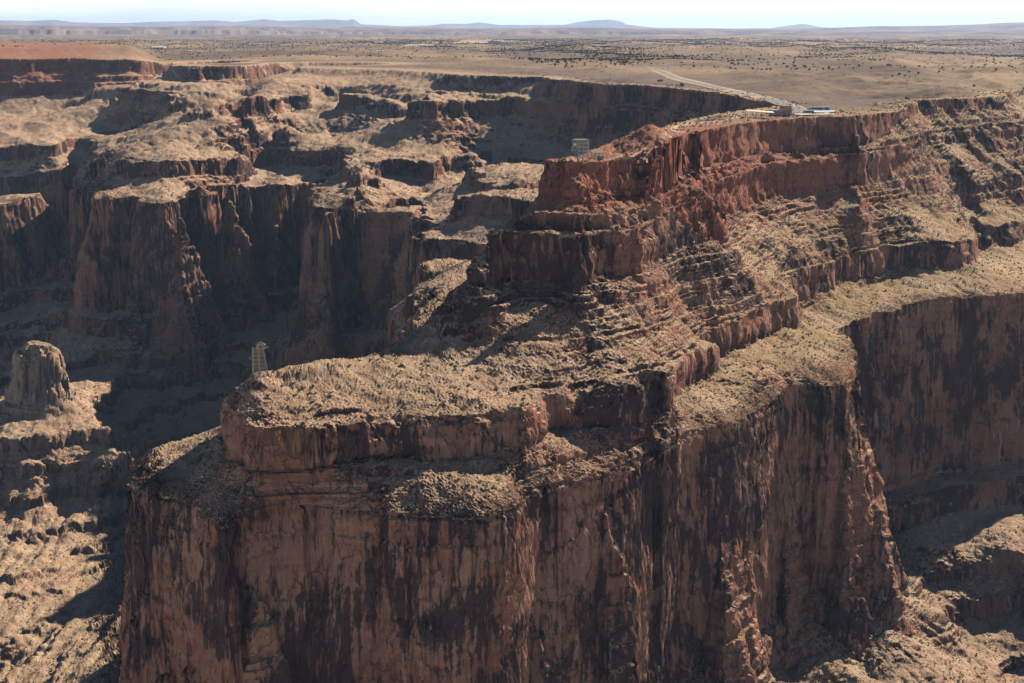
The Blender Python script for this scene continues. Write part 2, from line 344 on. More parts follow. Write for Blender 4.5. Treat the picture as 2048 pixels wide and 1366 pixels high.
def samp(G, U, Vv):
    a = np.clip((U - AZ0) / (AZ1 - AZ0) * (GU - 1), 0, GU - 1.001); b = np.clip((Vv - lr[0]) / (lr[-1] - lr[0]) * (GV - 1), 0, GV - 1.001)
    i = a.astype(np.int32); j = b.astype(np.int32); fa = (a - i).astype(np.float32); fb = (b - j).astype(np.float32)
    return (G[i, j] * (1 - fa) + G[i + 1, j] * fa) * (1 - fb) + (G[i, j + 1] * (1 - fa) + G[i + 1, j + 1] * fa) * fb

# profile table with minor ledges on the slopes
tab_s = np.arange(-900, 1, 0.25)
tab_z = np.interp(tab_s, PSs, PSz)
rz = np.random.default_rng(3)
lev = [-700.0]
while lev[-1] < 0: lev.append(lev[-1] + 2.5 + rz.exponential(5.5))
lev = np.array(lev); hard = np.clip(rz.uniform(-0.5, 1.15, len(lev)), 0, 0.88)
def ledge(z, amt):
    """turn part of a smooth slope into tread and riser"""
    i = np.clip(np.searchsorted(lev, z) - 1, 0, len(lev) - 2)
    a = lev[i]; t = (z - a) / (lev[i + 1] - a)
    k = hard[i] * amt
    t2 = np.clip((t - 0.5) / np.maximum(1 - k, 0.12) + 0.5, 0, 1)
    return a + (lev[i + 1] - a) * (t * (1 - k) + t2 * k)

CONES = []   # rubble cones / mounds: x, y, top z, slope, radius of flat top
def cone(px, py, z, sl, r0, z_is=None):
    x, y = px_z(px, py, z); CONES.append((x, y, z, sl, r0))
hx, hy = px_D(1300, 934, 0)
CONES.append((hx, hy, 8.5, 0.50, 2.0))                     # red rubble hill on the peninsula
bx, by = px_D(78, 1522, -300)
RIDGES = []  # crest lines: [(x,y,z)...], slope
def ridge(pts, sl): RIDGES.append(([(*px_D(p, D, z), z) for p, D, z in pts], sl))
# ribs and fins standing out from the near red wall
ridge([(1076, 682, -160), (1082, 668, -230), (1086, 655, -300)], 4.5)
ridge([(1058, 660, -215), (1052, 648, -290)], 4.0)
ridge([(1212, 697, -175), (1216, 684, -280)], 5.0)
ridge([(1436, 795, -168), (1444, 778, -225), (1452, 764, -290)], 4.0)
ridge([(1418, 780, -215), (1424, 768, -290)], 4.5)
ridge([(1560, 868, -160), (1562, 856, -240)], 5.5)
ridge([(1690, 888, -158), (1694, 872, -240), (1698, 858, -300)], 4.5)
ridge([(1712, 918, -160), (1722, 905, -205), (1736, 897, -240), (1765, 890, -262), (1785, 884, -282), (1802, 880, -325)], 3.5)
ridge([(500, 634, -186), (502, 620, -240), (502, 610, -300)], 3.2)
ridge([(300, 668, -178), (304, 655, -300)], 4.0)
ridge([(880, 633, -200), (890, 624, -290)], 5.0)
# lower knolls and fins under mesa M
ridge([(275, 1745, -262), (285, 1735, -285), (262, 1728, -300)], 2.4)
ridge([(420, 1800, -275), (425, 1785, -298)], 2.2)
ridge([(640, 1650, -178), (650, 1632, -240), (652, 1620, -290)], 3.0)
ridge([(360, 1762, -160), (366, 1745, -235), (372, 1728, -292)], 3.0)
ridge([(460, 1845, -150), (462, 1830, -220), (466, 1812, -282)], 3.0)
# talus fans at the foot of the near wall
ridge([(1560, 872, -293), (1500, 850, -306), (1470, 830, -318)], 0.62)
ridge([(1715, 905, -288), (1740, 880, -305), (1760, 850, -325)], 0.60)

def pline(x, y, P):
    best = np.full(x.shape, 1e9)
    for (x0, y0), (x1, y1) in zip(P[:-1], P[1:]):
        ex, ey = x1 - x0, y1 - y0; t = np.clip(((x - x0) * ex + (y - y0) * ey) / (ex * ex + ey * ey + 1e-9), 0, 1)
        best = np.minimum(best, np.hypot(x - x0 - ex * t, y - y0 - ey * t))
    return best
ROADC = [px_D(p, D, 0) for p, D in [(1640, 1218), (1612, 1235), (1602, 1262), (1588, 1330), (1560, 1420), (1520, 1530), (1470, 1660), (1410, 1880), (1352, 2150), (1325, 2450), (1290, 2900)]]
LOT = [px_D(p, D, 0) for p, D in [(1592, 1215), (1625, 1218), (1655, 1216)]]
PATH1 = [px_D(p, D, 0) for p, D in [(1480, 1165), (1440, 1130), (1385, 1095), (1350, 1060), (1348, 1030), (1362, 1005)]]
PATH2 = [px_D(p, D, -8) for p, D in [(1380, 975), (1320, 912), (1260, 886), (1210, 874), (1180, 866), (1150, 858), (1110, 851)]]
SITES = [px_D(p, D, 0) for p, D in [(322, 5600), (757, 8200), (940, 7600), (1000, 7400), (965, 7900), (1028, 11000)]]
def height(x, y, want_s=False):
    U, Vv = uv(x, y)
    s = samp(GS, U, Vv)
    r = np.exp(Vv)
    fine = sst(r, 9000, 3000)
    g = samp(GG, U, Vv); sm = softmask(x, y)
    wallness = sst(s, -175, -150) * sst(s, -112, -128)
    top = sst(s, -40, -20)
    # contour wander: rounded buttresses and sharp recesses, not the same at every level
    lv = s / 45.0
    n1 = perlin2(x / 95 + 31, y / 95 + 7); n2 = np.abs(perlin3(x / 42, y / 42, lv)); n3 = np.abs(perlin3(x / 17 + 5, y / 17, lv * 2)); n4 = np.abs(perlin3(x / 7.5, y / 7.5 + 9, lv * 3)); 
    n5 = np.abs(perlin2(x / 3.1 + 3, y / 3.1))
    farf = sst(r, 1100, 2300)
    amp = (0.55 + 0.95 * farf) * g * (1 + 1.1 * sst(s, -152, -180))
    d = (n1 * 3.5 + (n2 - 0.25) * 9.0 + (n3 - 0.25) * 5.0 + (n4 - 0.22) * 2.6 * (1 - 0.3 * farf) + (n5 - 0.2) * 1.0 * (1 - farf)) * amp
    inside = sst(s, 14, -2)
    gl = np.abs(perlin2(x / 120 + 2, y / 120)) - 0.25; gl2 = np.abs(perlin2(x / 38 + 8, y / 38)) - 0.22
    d = d + (26 * gl + 7 * gl2) * farf * g * sst(r, 3600, 2600)
    s2 = s + d * inside * fine
    s2 = np.where(s > 14, s, s2)
    z = np.where(s2 < 0, np.interp(s2, PSs, PSz), 0)
    z = z + sm * (np.interp(s2, TAB, SOFZ) - z) * (s2 < 0)
    lm = np.clip(0.62 + 1.1 * perlin2(x / 55 + 11, y / 55 + 3) + 0.8 * perlin2(x / 13, y / 13) + 0.5 * sst(s, -152, -170), 0, 0.95) * (1 - 0.55 * sm)
    z = np.where(z < -0.5, ledge(z + 2.5 * perlin2(x / 45, y / 45) + 0.8 * perlin2(x / 9, y / 9), lm), z)
    # gentle relief of the plateau and slopes
    z = z + warp(x, y, sst(s2, -24, -4))
    slope_zone = sst(s2, -10, -30)
    z = z + slope_zone * (-farf * 17 * gl - (2.2 + 4.0 * farf) * gl2) * sst(r, 3600, 2600)
    z = z - sst(U, -0.24, -0.27) * sst(s2, -268, -290) * 4.0 * (0.35 - np.abs(perlin2(x / 15 + 0.25 * perlin2(x / 40, y / 40), y / 110)))
    rd = pline(x, y, ROADC); lt = pline(x, y, LOT)
    flat = sst(rd, 14, 110) * sst(lt, 25, 90)
    for (a, b_) in SITES: flat = flat * sst(np.hypot(x - a, y - b_), 120, 700)
    up = sst(s2, 3, 60) * flat
    z = z + up * (fbm2(x / 330, y / 330, 5, 0.55) * 9.0 + 1.0)
    z = z + sst(s2, 60, 200) * sst(r, 1700, 3600) * flat * (fbm2(x / 900, y / 900, 5, 0.55) * 17 - 4)
    sc_ = sst(U, 0.17, 0.25) * sst(r, 1450, 1800) * sst(r, 5200, 3400) * flat * sst(s2, 8, 40)
    z = z + sc_ * (ledge(-2.0 - 34 * np.abs(perlin2(x / 260 + 4, y / 330)) + 3 * perlin2(x / 40, y / 40), 0.85) + 4.0)
    rimrock = sst(s2, 2, 30) * (1 - sst(r, 2600, 4000)) * flat
    z = z + rimrock * 1.6 * np.abs(perlin2(x / 24, y / 24))
    for (a, b, t, sl, r0) in CONES:
        dd = np.hypot(x - a, y - b); q = t - np.maximum(dd - r0, 0) * sl + 0.6 * n4 * 2
        z = np.where((s2 > -5) & (dd < 45), np.maximum(z, q), z)
    for P, sl in RIDGES:
        for (x0, y0, z0), (x1, y1, z1) in zip(P[:-1], P[1:]):
            ex, ey = x1 - x0, y1 - y0; l2 = ex * ex + ey * ey
            t = np.clip(((x - x0) * ex + (y - y0) * ey) / l2, 0, 1)
            dd = np.hypot(x - x0 - ex * t, y - y0 - ey * t)
            z = np.where(dd < min(260 / sl, 75), np.maximum(z, z0 + (z1 - z0) * t - np.sqrt(dd * dd + 4) * sl + 2 * sl + (3.0 + 3 * (sl > 1)) * (n3 - 0.2) * sl + (sl > 1) * (n4 - .2) * 6 + (sl < 1) * ((n2 - .25) * 9 + (n4 - .2) * 2.5)), z)
    # left background hill above the rim
    U0 = U
    h1 = sst(U, -0.235, -0.262) * sst(r, 3120, 3420) * sst(r, 5200, 4300)
    z = z + h1 * 33
    # butte
    d0 = np.hypot((x - bx) * 0.8, y - by); dd = d0 + 9 * (n3 - .25) + 6 * (n4 - .25)
    but = -263 - 22 * np.clip(dd / 22, 0, 1) ** 2.2
    but = np.where(dd > 18, but - (dd - 18) * 4.0, but)
    but = np.maximum(but, -322 - (d0 - 26) * 1.1 + 4 * (n3 - .2))
    z = np.maximum(z, but)
    if want_s: return z, s2, n3, n4
    return z

# ------------------------------------------------------------------ terrain mesh: one sheet, finer where the ground is nearer and steeper
def mk_axis():
    inner = np.linspace(-0.385, 0.385, int(1250 * Q))
    st = inner[1] - inner[0]
    l = [-0.385]; k = st
    while l[-1] > AZ0 + 0.01: k = min(k * 1.06, 0.006); l.append(l[-1] - k)
    r = [0.385]; k = st
    while r[-1] < AZ1 - 0.01: k = min(k * 1.06, 0.006); r.append(r[-1] + k)
    return np.concatenate([np.array(l[1:])[::-1], inner, np.array(r[1:])])
az = mk_axis(); NA = len(az)
NRF = int(2600 * Q); NR = int(2200 * Q); SMOOTH = (22, 22, 12)
lf = np.linspace(math.log(360), math.log(85000), NRF)
Xg = (np.sin(az)[:, None] * np.exp(lf)[None]); Yg = (np.cos(az)[:, None] * np.exp(lf)[None])
Zg = np.empty_like(Xg)
for k in range(0, NA, 200): Zg[k:k + 200] = height(Xg[k:k + 200], Yg[k:k + 200])
print('height', time.time() - T0, Zg.shape)
rg = np.exp(lf)
dr = np.diff(rg)[None]; dz = np.diff(Zg, axis=1)
rm = 0.5 * (rg[1:] + rg[:-1])[None]; zm = 0.5 * (Zg[:, 1:] + Zg[:, :-1])
dist = np.sqrt(rm ** 2 + (H - zm) ** 2)
el = (Zg - H) / rg[None]
runmax = np.maximum.accumulate(el, axis=1)
vis = (el[:, 1:] >= runmax[:, 1:] - 0.004).astype(np.float32)
proj = np.maximum(dr * (H - zm) / dist + dz * rm / dist, 0) / dist
full = np.sqrt(dr ** 2 + dz ** 2) / dist
def blur(a, n, axis):
    c = np.cumsum(np.concatenate([np.repeat(np.take(a, [0], axis), n + 1, axis), a, np.repeat(np.take(a, [-1], axis), n, axis)], axis), axis)
    if axis == 0: return (c[2 * n + 1:] - c[:-2 * n - 1]) / (2 * n + 1)
    return (c[:, 2 * n + 1:] - c[:, :-2 * n - 1]) / (2 * n + 1)
wgt = proj * (0.25 + 0.75 * vis) + 0.05 * full
wgt = wgt * np.where(rm > 6000, 0.4, 1.0)
wb = blur(blur(wgt, 16, 0), 2, 1)
wb = blur(wb, 16, 0) + 0.02 * wgt.mean()
cum = np.concatenate([np.zeros((NA, 1)), np.cumsum(wb, 1)], 1); cum /= cum[:, -1:]
tt = np.linspace(0, 1, NR)
LR = np.stack([np.interp(tt, cum[k], lf) for k in range(NA)])
for nb in SMOOTH: LR = blur(LR, nb, 0)
RR = np.exp(LR)
X = np.sin(az)[:, None] * RR; Y = np.cos(az)[:, None] * RR
Z = np.empty_like(X); S = np.empty_like(X); N3 = np.empty_like(X); N4 = np.empty_like(X)
for k in range(0, NA, 200): Z[k:k + 200], S[k:k + 200], N3[k:k + 200], N4[k:k + 200] = height(X[k:k + 200], Y[k:k + 200], True)
print('resampled', time.time() - T0, X.shape)
# push cliff faces in and out along their own normal, roughen the slopes
def normals(X, Y, Z):
    P = np.stack([X, Y, Z], -1)
    du = np.gradient(P, axis=0); dv = np.gradient(P, axis=1)
    N = np.cross(dv, du); N /= np.linalg.norm(N, axis=-1, keepdims=True) + 1e-9
    return N * np.sign(N[..., 2:3] + 1e-9)
Nn = normals(X, Y, Z)
steep = sst(np.hypot(Nn[..., 0], Nn[..., 1]), 0.60, 0.88)
nearf = sst(RR, 4200, 1500)
bed = perlin3(X / 30, Y / 30, Z / 2.6)
blk = perlin3(X / 5.0, Y / 5.0, Z / 9.0)
flt = np.abs(perlin3(X / 9.0 + 4, Y / 9.0, Z / 60.0))
big = perlin3(X / 22, Y / 22, Z / 26)
slab = np.floor(4.5 * perlin3(X / 15 + 9, Y / 15, Z / 34)) / 4.5 + 0.5 * np.floor(3 * perlin3(X / 6, Y / 6 + 3, Z / 11)) / 3
blv = np.cumsum(np.concatenate([[-760.0], np.random.default_rng(5).uniform(0.9, 5.5, 400)])); brv = np.random.default_rng(6).uniform(-1, 1, 401)
zb_ = Z + 1.6 * perlin2(X / 60, Y / 60)
bi = np.clip(np.searchsorted(blv, zb_) - 1, 0, 399); bedstep = brv[bi].astype(np.float32)
massive = sst(S, -126, -130) * sst(S, -141, -137)
D = ((1.5 - 1.15 * massive) * bedstep + 2.4 * slab * sst(RR, 2400, 1500) + 0.4 * bed + 1.2 * blk + (1.0 + 1.8 * sst(RR, 1000, 1900)) * (flt - .2) + 2.2 * big + 0.7 * perlin3(X / 2.2, Y / 2.2, Z / 3.0)) * steep * (1 + 0.8 * sst(RR, 1200, 2200))
rough = 0.55 * perlin2(X / 4.2, Y / 4.2) + 0.75 * np.abs(perlin2(X / 1.9, Y / 1.9)) + 1.2 * perlin2(X / 14, Y / 14) + 0.5 * perlin2(X / 1.0, Y / 1.0)
redz = np.exp(-((((X - 130) * 0.62 + (Y - 960) * 0.78) / 230) ** 2 + (((X - 130) * 0.78 - (Y - 960) * 0.62) / 80) ** 2)) * sst(Z, -80, -66)
D = D + redz * steep * (3.4 * (np.floor(3.0 * perlin3(X / 11 + 40, Y / 11, Z / 16)) / 3.0) + 1.6 * (np.floor(3.0 * perlin3(X / 4.5 + 40, Y / 4.5, Z / 5.0)) / 3.0))
D = D * nearf
X = X + Nn[..., 0] * D; Y = Y + Nn[..., 1] * D; Z = Z + Nn[..., 2] * D + rough * (1 - steep) * nearf * sst(S, 120, 20)
print('displaced', time.time() - T0)

def grid_mesh(name, X, Y, Z, mat, attrs=None):
    a, b = X.shape
    me = bpy.data.meshes.new(name)
    co = np.stack([X, Y, Z], -1).reshape(-1, 3).astype(np.float32)
    idx = np.arange(a * b, dtype=np.int32).reshape(a, b)
    f = np.stack([idx[:-1, :-1], idx[1:, :-1], idx[1:, 1:], idx[:-1, 1:]], -1).reshape(-1, 4)
    me.vertices.add(len(co)); me.vertices.foreach_set('co', co.ravel())
    me.loops.add(f.size); me.loops.foreach_set('vertex_index', f.ravel())
    me.polygons.add(len(f)); me.polygons.foreach_set('loop_start', np.arange(0, f.size, 4, dtype=np.int32))
    me.polygons.foreach_set('loop_total', np.full(len(f), 4, np.int32))
    me.update(calc_edges=True)
    for k, v in (attrs or {}).items():
        at = me.attributes.new(k, 'FLOAT', 'POINT'); at.data.foreach_set('value', v.astype(np.float32).ravel())
    me.materials.append(mat)
    me.polygons.foreach_set('use_smooth', np.ones(len(f), bool))
    o = bpy.data.objects.new(name, me); C.objects.link(o); return o

#MATERIALS
def newmat(name):
    m = bpy.data.materials.new(name); m.use_nodes = True
    return m, m.node_tree, m.node_tree.nodes['Principled BSDF']
class NB:
    """tiny node builder"""
    def __init__(s, nt): s.nt = nt
    def n(s, t, **kw):
        o = s.nt.nodes.new(t)
        for k, v in kw.items(): setattr(o, k, v)
        return o
    def link(s, a, b): s.nt.links.new(a, b)
    def val(s, sock, v):
        if hasattr(v, 'is_output'): s.link(v, sock)
        else: sock.default_value = v
    def noise(s, vec, scale, detail=4, rough=0.55, dist=0.0):
        o = s.n('ShaderNodeTexNoise'); s.link(vec, o.inputs['Vector'])
        o.inputs['Scale'].default_value = scale; o.inputs['Detail'].default_value = detail
        o.inputs['Roughness'].default_value = rough; o.inputs['Distortion'].default_value = dist
        return o.outputs[0]
    def vscale(s, vec, x, y, z):
        o = s.n('ShaderNodeVectorMath', operation='MULTIPLY'); s.link(vec, o.inputs[0]); o.inputs[1].default_value = (x, y, z); return o.outputs[0]
    def ramp(s, f, a, b, lo=0.0, hi=1.0):
        o = s.n('ShaderNodeMapRange', interpolation_type='SMOOTHSTEP'); s.val(o.inputs[0], f)
        for k, v in zip((1, 2, 3, 4), (a, b, lo, hi)): o.inputs[k].default_value = v
        return o.outputs[0]
    def math(s, op, a, b=0.0):
        o = s.n('ShaderNodeMath', operation=op); s.val(o.inputs[0], a); s.val(o.inputs[1], b); return o.outputs[0]
    def mix(s, f, a, b):
        o = s.n('ShaderNodeMix', data_type='RGBA'); s.val(o.inputs['Factor'], f)
        for k, v in (('A', a), ('B', b)):
            if isinstance(v, tuple): v = (*v[:3], 1)
            s.val(o.inputs[k], v)
        return o.outputs['Result']

m_rock, t_, bs = newmat('canyon_rock')
b = NB(t_)
geo = b.n('ShaderNodeNewGeometry'); pos = geo.outputs['Position']
sep = b.n('ShaderNodeSeparateXYZ'); b.link(pos, sep.inputs[0]); pz = sep.outputs['Z']
def attr(k):
    o = b.n('ShaderNodeAttribute', attribute_name=k); return o.outputs['Fac']
steepA = attr('steep'); red = attr('red'); gold = attr('gold'); pale = attr('pale')
n_big = b.noise(pos, 0.012, 5); n_mid = b.noise(pos, 0.06, 6, 0.6); n_fine = b.noise(pos, 0.45, 6, 0.65)
n_grit = b.noise(pos, 1.6, 4, 0.7)
streak = b.noise(b.vscale(pos, 0.30, 0.30, 0.022), 1.0, 6, 0.62, 0.35)
streak2 = b.noise(b.vscale(pos, 0.9, 0.9, 0.05), 1.0, 5, 0.6)
patch = b.noise(b.vscale(pos, 0.028, 0.028, 0.018), 1.0, 4, 0.6)
bedz = b.noise(b.vscale(pos, 0.008, 0.008, 0.42), 1.0, 5, 0.6)
# cliff colour
cl = b.mix(b.ramp(patch, 0.35, 0.65), (0.205, 0.075, 0.042), (0.285, 0.14, 0.088))
cl = b.mix(b.ramp(bedz, 0.42, 0.62, 0, 0.3), cl, (0.30, 0.19, 0.13))
cl = b.mix(b.math('MULTIPLY', red, 0.85), cl, b.mix(b.ramp(n_mid, 0.35, 0.65), (0.19, 0.050, 0.030), (0.27, 0.085, 0.052)))
cl = b.mix(b.math('MULTIPLY', b.ramp(n_fine, 0.35, 0.7), 0.35), cl, (0.16, 0.085, 0.06))
vp = b.noise(b.vscale(pos, 0.017, 0.017, 0.013), 1.0, 9, 0.66, 0.7)
varn = b.ramp(b.math('ADD', b.math('MULTIPLY', vp, 1.0), b.math('MULTIPLY', streak, 0.55)), 0.752, 0.82)
varn = b.math('MAXIMUM', varn, b.math('MULTIPLY', b.ramp(streak2, 0.56, 0.70), 0.35))
varn = b.math('MULTIPLY', varn, b.math('SUBTRACT', 1.0, b.math('MULTIPLY', red, 0.75)))
clean = attr('clean'); varn = b.math('MULTIPLY', varn, b.math('SUBTRACT', 1.0, clean))
cl = b.mix(b.math('MULTIPLY', clean, 0.8), cl, (0.36, 0.25, 0.17))
cl = b.mix(b.math('MULTIPLY', varn, 0.88), cl, (0.028, 0.019, 0.020))
cwv = b.n('ShaderNodeVectorMath', operation='ADD'); b.link(b.vscale(pos, 0.095, 0.095, 0.045), cwv.inputs[0]); nvv = b.n('ShaderNodeTexNoise'); b.link(pos, nvv.inputs['Vector']); nvv.inputs['Scale'].default_value = 0.12; nvv.inputs['Detail'].default_value = 4
b.link(b.vscale(nvv.outputs['Color'], 0.9, 0.9, 0.9), cwv.inputs[1])
vcr = b.n('ShaderNodeTexVoronoi', feature='DISTANCE_TO_EDGE'); b.link(cwv.outputs[0], vcr.inputs['Vector']); vcr.inputs['Scale'].default_value = 1.0
crack = b.math('MULTIPLY', b.math('MULTIPLY', b.ramp(vcr.outputs['Distance'], 0.035, 0.008), steepA), b.ramp(n_mid, 0.42, 0.58))
cl = b.mix(b.math('MULTIPLY', crack, 0.45), cl, (0.05, 0.03, 0.026))
palest = b.math('MULTIPLY', b.ramp(b.noise(b.vscale(pos, 0.22, 0.22, 0.03), 1.0, 5, 0.6, 0.2), 0.60, 0.70), b.ramp(n_big, 0.55, 0.45))
cl = b.mix(b.math('MULTIPLY', palest, 0.45), cl, (0.48, 0.36, 0.29))
# talus colour
ta = b.mix(b.ramp(n_mid, 0.35, 0.68), (0.28, 0.18, 0.112), (0.41, 0.285, 0.185))
ta = b.mix(b.math('MULTIPLY', b.ramp(n_big, 0.48, 0.68), 0.6), ta, (0.40, 0.235, 0.155))
ta = b.mix(b.math('MULTIPLY', gold, 0.75), ta, b.mix(b.ramp(n_fine, 0.4, 0.6), (0.29, 0.19, 0.078), (0.21, 0.14, 0.07)))
redt = b.math('MULTIPLY', b.math('MULTIPLY', red, 0.85), b.ramp(pz, -56, -42))
ta = b.mix(redt, ta, b.mix(b.ramp(n_fine, 0.35, 0.65), (0.23, 0.075, 0.045), (0.31, 0.125, 0.078)))
vor = b.n('ShaderNodeTexVoronoi'); b.link(pos, vor.inputs['Vector']); vor.inputs['Scale'].default_value = 0.33
bush = b.math('MULTIPLY', b.ramp(vor.outputs['Distance'], 0.30, 0.20), b.ramp(n_mid, 0.42, 0.55))
vor2 = b.n('ShaderNodeTexVoronoi'); b.link(pos, vor2.inputs['Vector']); vor2.inputs['Scale'].default_value = 0.62
bush2 = b.math('MULTIPLY', b.ramp(vor2.outputs['Distance'], 0.27, 0.17), 0.75)
ta = b.mix(b.math('MAXIMUM', bush, bush2), ta, (0.10, 0.085, 0.05))
ta = b.mix(b.math('MULTIPLY', b.ramp(n_grit, 0.58, 0.72), 0.6), ta, (0.50, 0.39, 0.29))
ta = b.mix(b.math('MULTIPLY', b.ramp(n_grit, 0.42, 0.30), 0.5), ta, (0.15, 0.10, 0.075))
# plateau colour
pl = b.mix(b.ramp(n_big, 0.40, 0.62), (0.165, 0.11, 0.066), (0.11, 0.072, 0.056))
n_huge = b.noise(b.vscale(pos, 0.0014, 0.0011, 0.0), 1.0, 6, 0.6)
pl = b.mix(b.ramp(n_huge, 0.42, 0.62), pl, (0.29, 0.195, 0.105))
n_h2 = b.noise(b.vscale(pos, 0.0006, 0.0005, 0.0), 1.3, 6, 0.6, 0.5)
pl = b.mix(b.ramp(n_h2, 0.48, 0.58, 0, 0.85), pl, (0.115, 0.08, 0.072))
pl = b.mix(b.math('MULTIPLY', b.ramp(vor.outputs['Distance'], 0.30, 0.18), 0.6), pl, (0.09, 0.08, 0.05))
pl = b.mix(b.math('MULTIPLY', b.ramp(n_fine, 0.55, 0.75), 0.4), pl, (0.14, 0.10, 0.07))
vor3 = b.n('ShaderNodeTexVoronoi'); b.link(pos, vor3.inputs['Vector']); vor3.inputs['Scale'].default_value = 0.075
pl = b.mix(b.math('MULTIPLY', b.ramp(vor3.outputs['Distance'], 0.34, 0.20), b.ramp(n_h2, 0.40, 0.52, 0.25, 0.9)), pl, (0.055, 0.05, 0.035))
gr = b.mix(attr('plat'), ta, pl)
gr = b.mix(b.math('MULTIPLY', pale, 0.85), gr, (0.50, 0.33, 0.23))
stp = b.ramp(b.math('ADD', steepA, b.math('MULTIPLY', n_fine, 0.3)), 0.45, 0.8)
col = b.mix(stp, gr, cl)
b.link(col, bs.inputs['Base Color']); bs.inputs['Roughness'].default_value = 0.95; bs.inputs['Specular IOR Level'].default_value = 0.1
bm = b.n('ShaderNodeBump'); bm.inputs['Strength'].default_value = 0.9; bm.inputs['Distance'].default_value = 1.2
hgt = b.math('ADD', b.math('MULTIPLY', n_fine, 0.9), b.math('MULTIPLY', n_grit, 0.5))
hgt = b.math('ADD', hgt, b.math('MULTIPLY', b.math('MULTIPLY', streak2, steepA), 1.0))
hgt = b.math('ADD', hgt, b.math('MULTIPLY', b.math('MULTIPLY', bedz, steepA), 0.4))
hgt = b.math('SUBTRACT', hgt, b.math('MULTIPLY', crack, 1.6))
b.link(hgt, bm.inputs['Height']); b.link(bm.outputs[0], bs.inputs['Normal'])

Nn = normals(X, Y, Z)
steep = sst(np.hypot(Nn[..., 0], Nn[..., 1]), 0.62, 0.85) * sst(S, 3, -2)
pu = ((X - 130) * 0.62 + (Y - 960) * 0.78); pv = ((X - 130) * 0.78 - (Y - 960) * 0.62)
zc = -30 - 42 * sst(pu, -90, 20)
redm = np.exp(-((pu / 210) ** 2 + (pv / 75) ** 2)) * 1.9 * sst(Z, zc - 10, zc + 2)
redm = np.maximum(redm, sst(az, -0.24, -0.30)[:, None] * sst(RR, 2500, 2900) * sst(Z, -130, -40) * sst(RR, 4600, 3800))
redm = np.clip(redm + 0.35 * perlin2(X / 60, Y / 60) * (redm > .05), 0, 1)
goldm = sst(az, 0.10, 0.2)[:, None] * sst(Z, -165, -150) * np.clip(0.75 + perlin2(X / 50, Y / 50), 0, 1) * (1 - redm)
plat = sst(S, 6, 30) * (1 - redm)
pth = np.minimum(pline(X, Y, PATH1), pline(X, Y, PATH2))
pale = sst(pth + 1.5 * perlin2(X / 6, Y / 6), 3.4, 1.6)
clean = np.maximum(sst(np.hypot(X - bx, Y - by), 80, 40), 0.65 * sst(az, -0.20, -0.26)[:, None] * sst(Z, -310, -330) * sst(RR, 1900, 1600))
terrain = grid_mesh('canyon_terrain', X, Y, Z, m_rock, {'steep': steep, 'red': redm, 'gold': goldm, 'plat': plat, 'pale': pale, 'clean': clean})
tag(terrain, kind='structure')
print('terrain mesh', time.time() - T0)
#OBJECTS
# ------------------------------------------------------------------ distant land
def skyline(knots):
    k = np.array(knots, float)
    a = np.arctan((k[:, 0] - 1024) / F / (CT + (683 - 55) / F * ST)); return a, k[:, 1]
def range_mesh(name, knots, r0, r1, r2, mat, amp, cliff, na=900, nr=70, seed=0):
    """a long range of hills: foot at r0, crest at r1, back foot at r2, crest height from the knots"""
    ka, ky = skyline(knots)
    a = np.linspace(-0.56, 0.6, na); r = np.linspace(0, 1, nr)
    A, T = np.meshgrid(a, r, indexing='ij')
    Hc = 70 + (60.4 - np.interp(a, ka, ky)) / F * r1
    R = r0 + (r2 - r0) * T
    X_ = np.sin(A) * R; Y_ = np.cos(A) * R; sc_ = r1 / 17000.0
    n = fbm2(X_ / (1500 * sc_) + seed, Y_ / (1500 * sc_), 6, 0.55)
    tc_ = (r1 - r0) / (r2 - r0)
    up = np.clip(T / tc_, 0, 1); dn = np.clip((1 - T) / (1 - tc_), 0, 1)
    prof = np.clip(up * 1.15 + (0.40 * n - 0.05) * (up < 0.97) * sst(up, 0, 0.25) * sst(up, 1.0, 0.8), 0, 1)
    if cliff:      # wall of rock half way up
        prof = np.interp(prof, [0, 0.30, 0.42, 0.46, 0.62, 0.66, 1.0], [0, 0.14, 0.22, 0.58, 0.66, 0.84, 1.0])
    base = -25.0
    Z_ = base + (Hc[:, None] - base) * prof * dn ** 0.5 + amp * n * up * dn * (T > 0.5 * tc_) * 0.3
    o = grid_mesh(name, X_, Y_, Z_, mat); tag(o, kind='structure'); return o
m_far, t_, bs = newmat('distant_rock'); b = NB(t_)
g_ = b.n('ShaderNodeNewGeometry'); pos = g_.outputs['Position']; sp_ = b.n('ShaderNodeSeparateXYZ'); b.link(g_.outputs['Normal'], sp_.inputs[0])
nf_ = b.noise(pos, 0.0012, 7, 0.62)
c_ = b.mix(b.ramp(nf_, 0.4, 0.62), (0.26, 0.18, 0.15), (0.13, 0.095, 0.09))
c_ = b.mix(b.ramp(sp_.outputs['Z'], 0.93, 0.75), c_, (0.22, 0.125, 0.095))
b.link(c_, bs.inputs['Base Color']); bs.inputs['Roughness'].default_value = 1.0; bs.inputs['Specular IOR Level'].default_value = 0.0
range_mesh('distant_mesas', [(-400, 52), (0, 50), (60, 52), (100, 51), (200, 54), (420, 52), (560, 55), (700, 57.5), (900, 58), (1000, 60), (1080, 55.5), (1250, 57), (1330, 60), (1400, 59), (1550, 61), (1800, 63), (2400, 63)], 20500, 25000, 29000, m_far, 20, True, 1400, 110, 3)
range_mesh('distant_plateau', [(-400, 56), (0, 55), (300, 54), (600, 53), (900, 56), (1200, 57), (1600, 58), (1680, 56), (1760, 53), (1850, 52.5), (1940, 51), (2000, 48), (2060, 46), (2400, 44)], 31000, 35500, 40000, m_far, 20, False, 900, 60, 9)
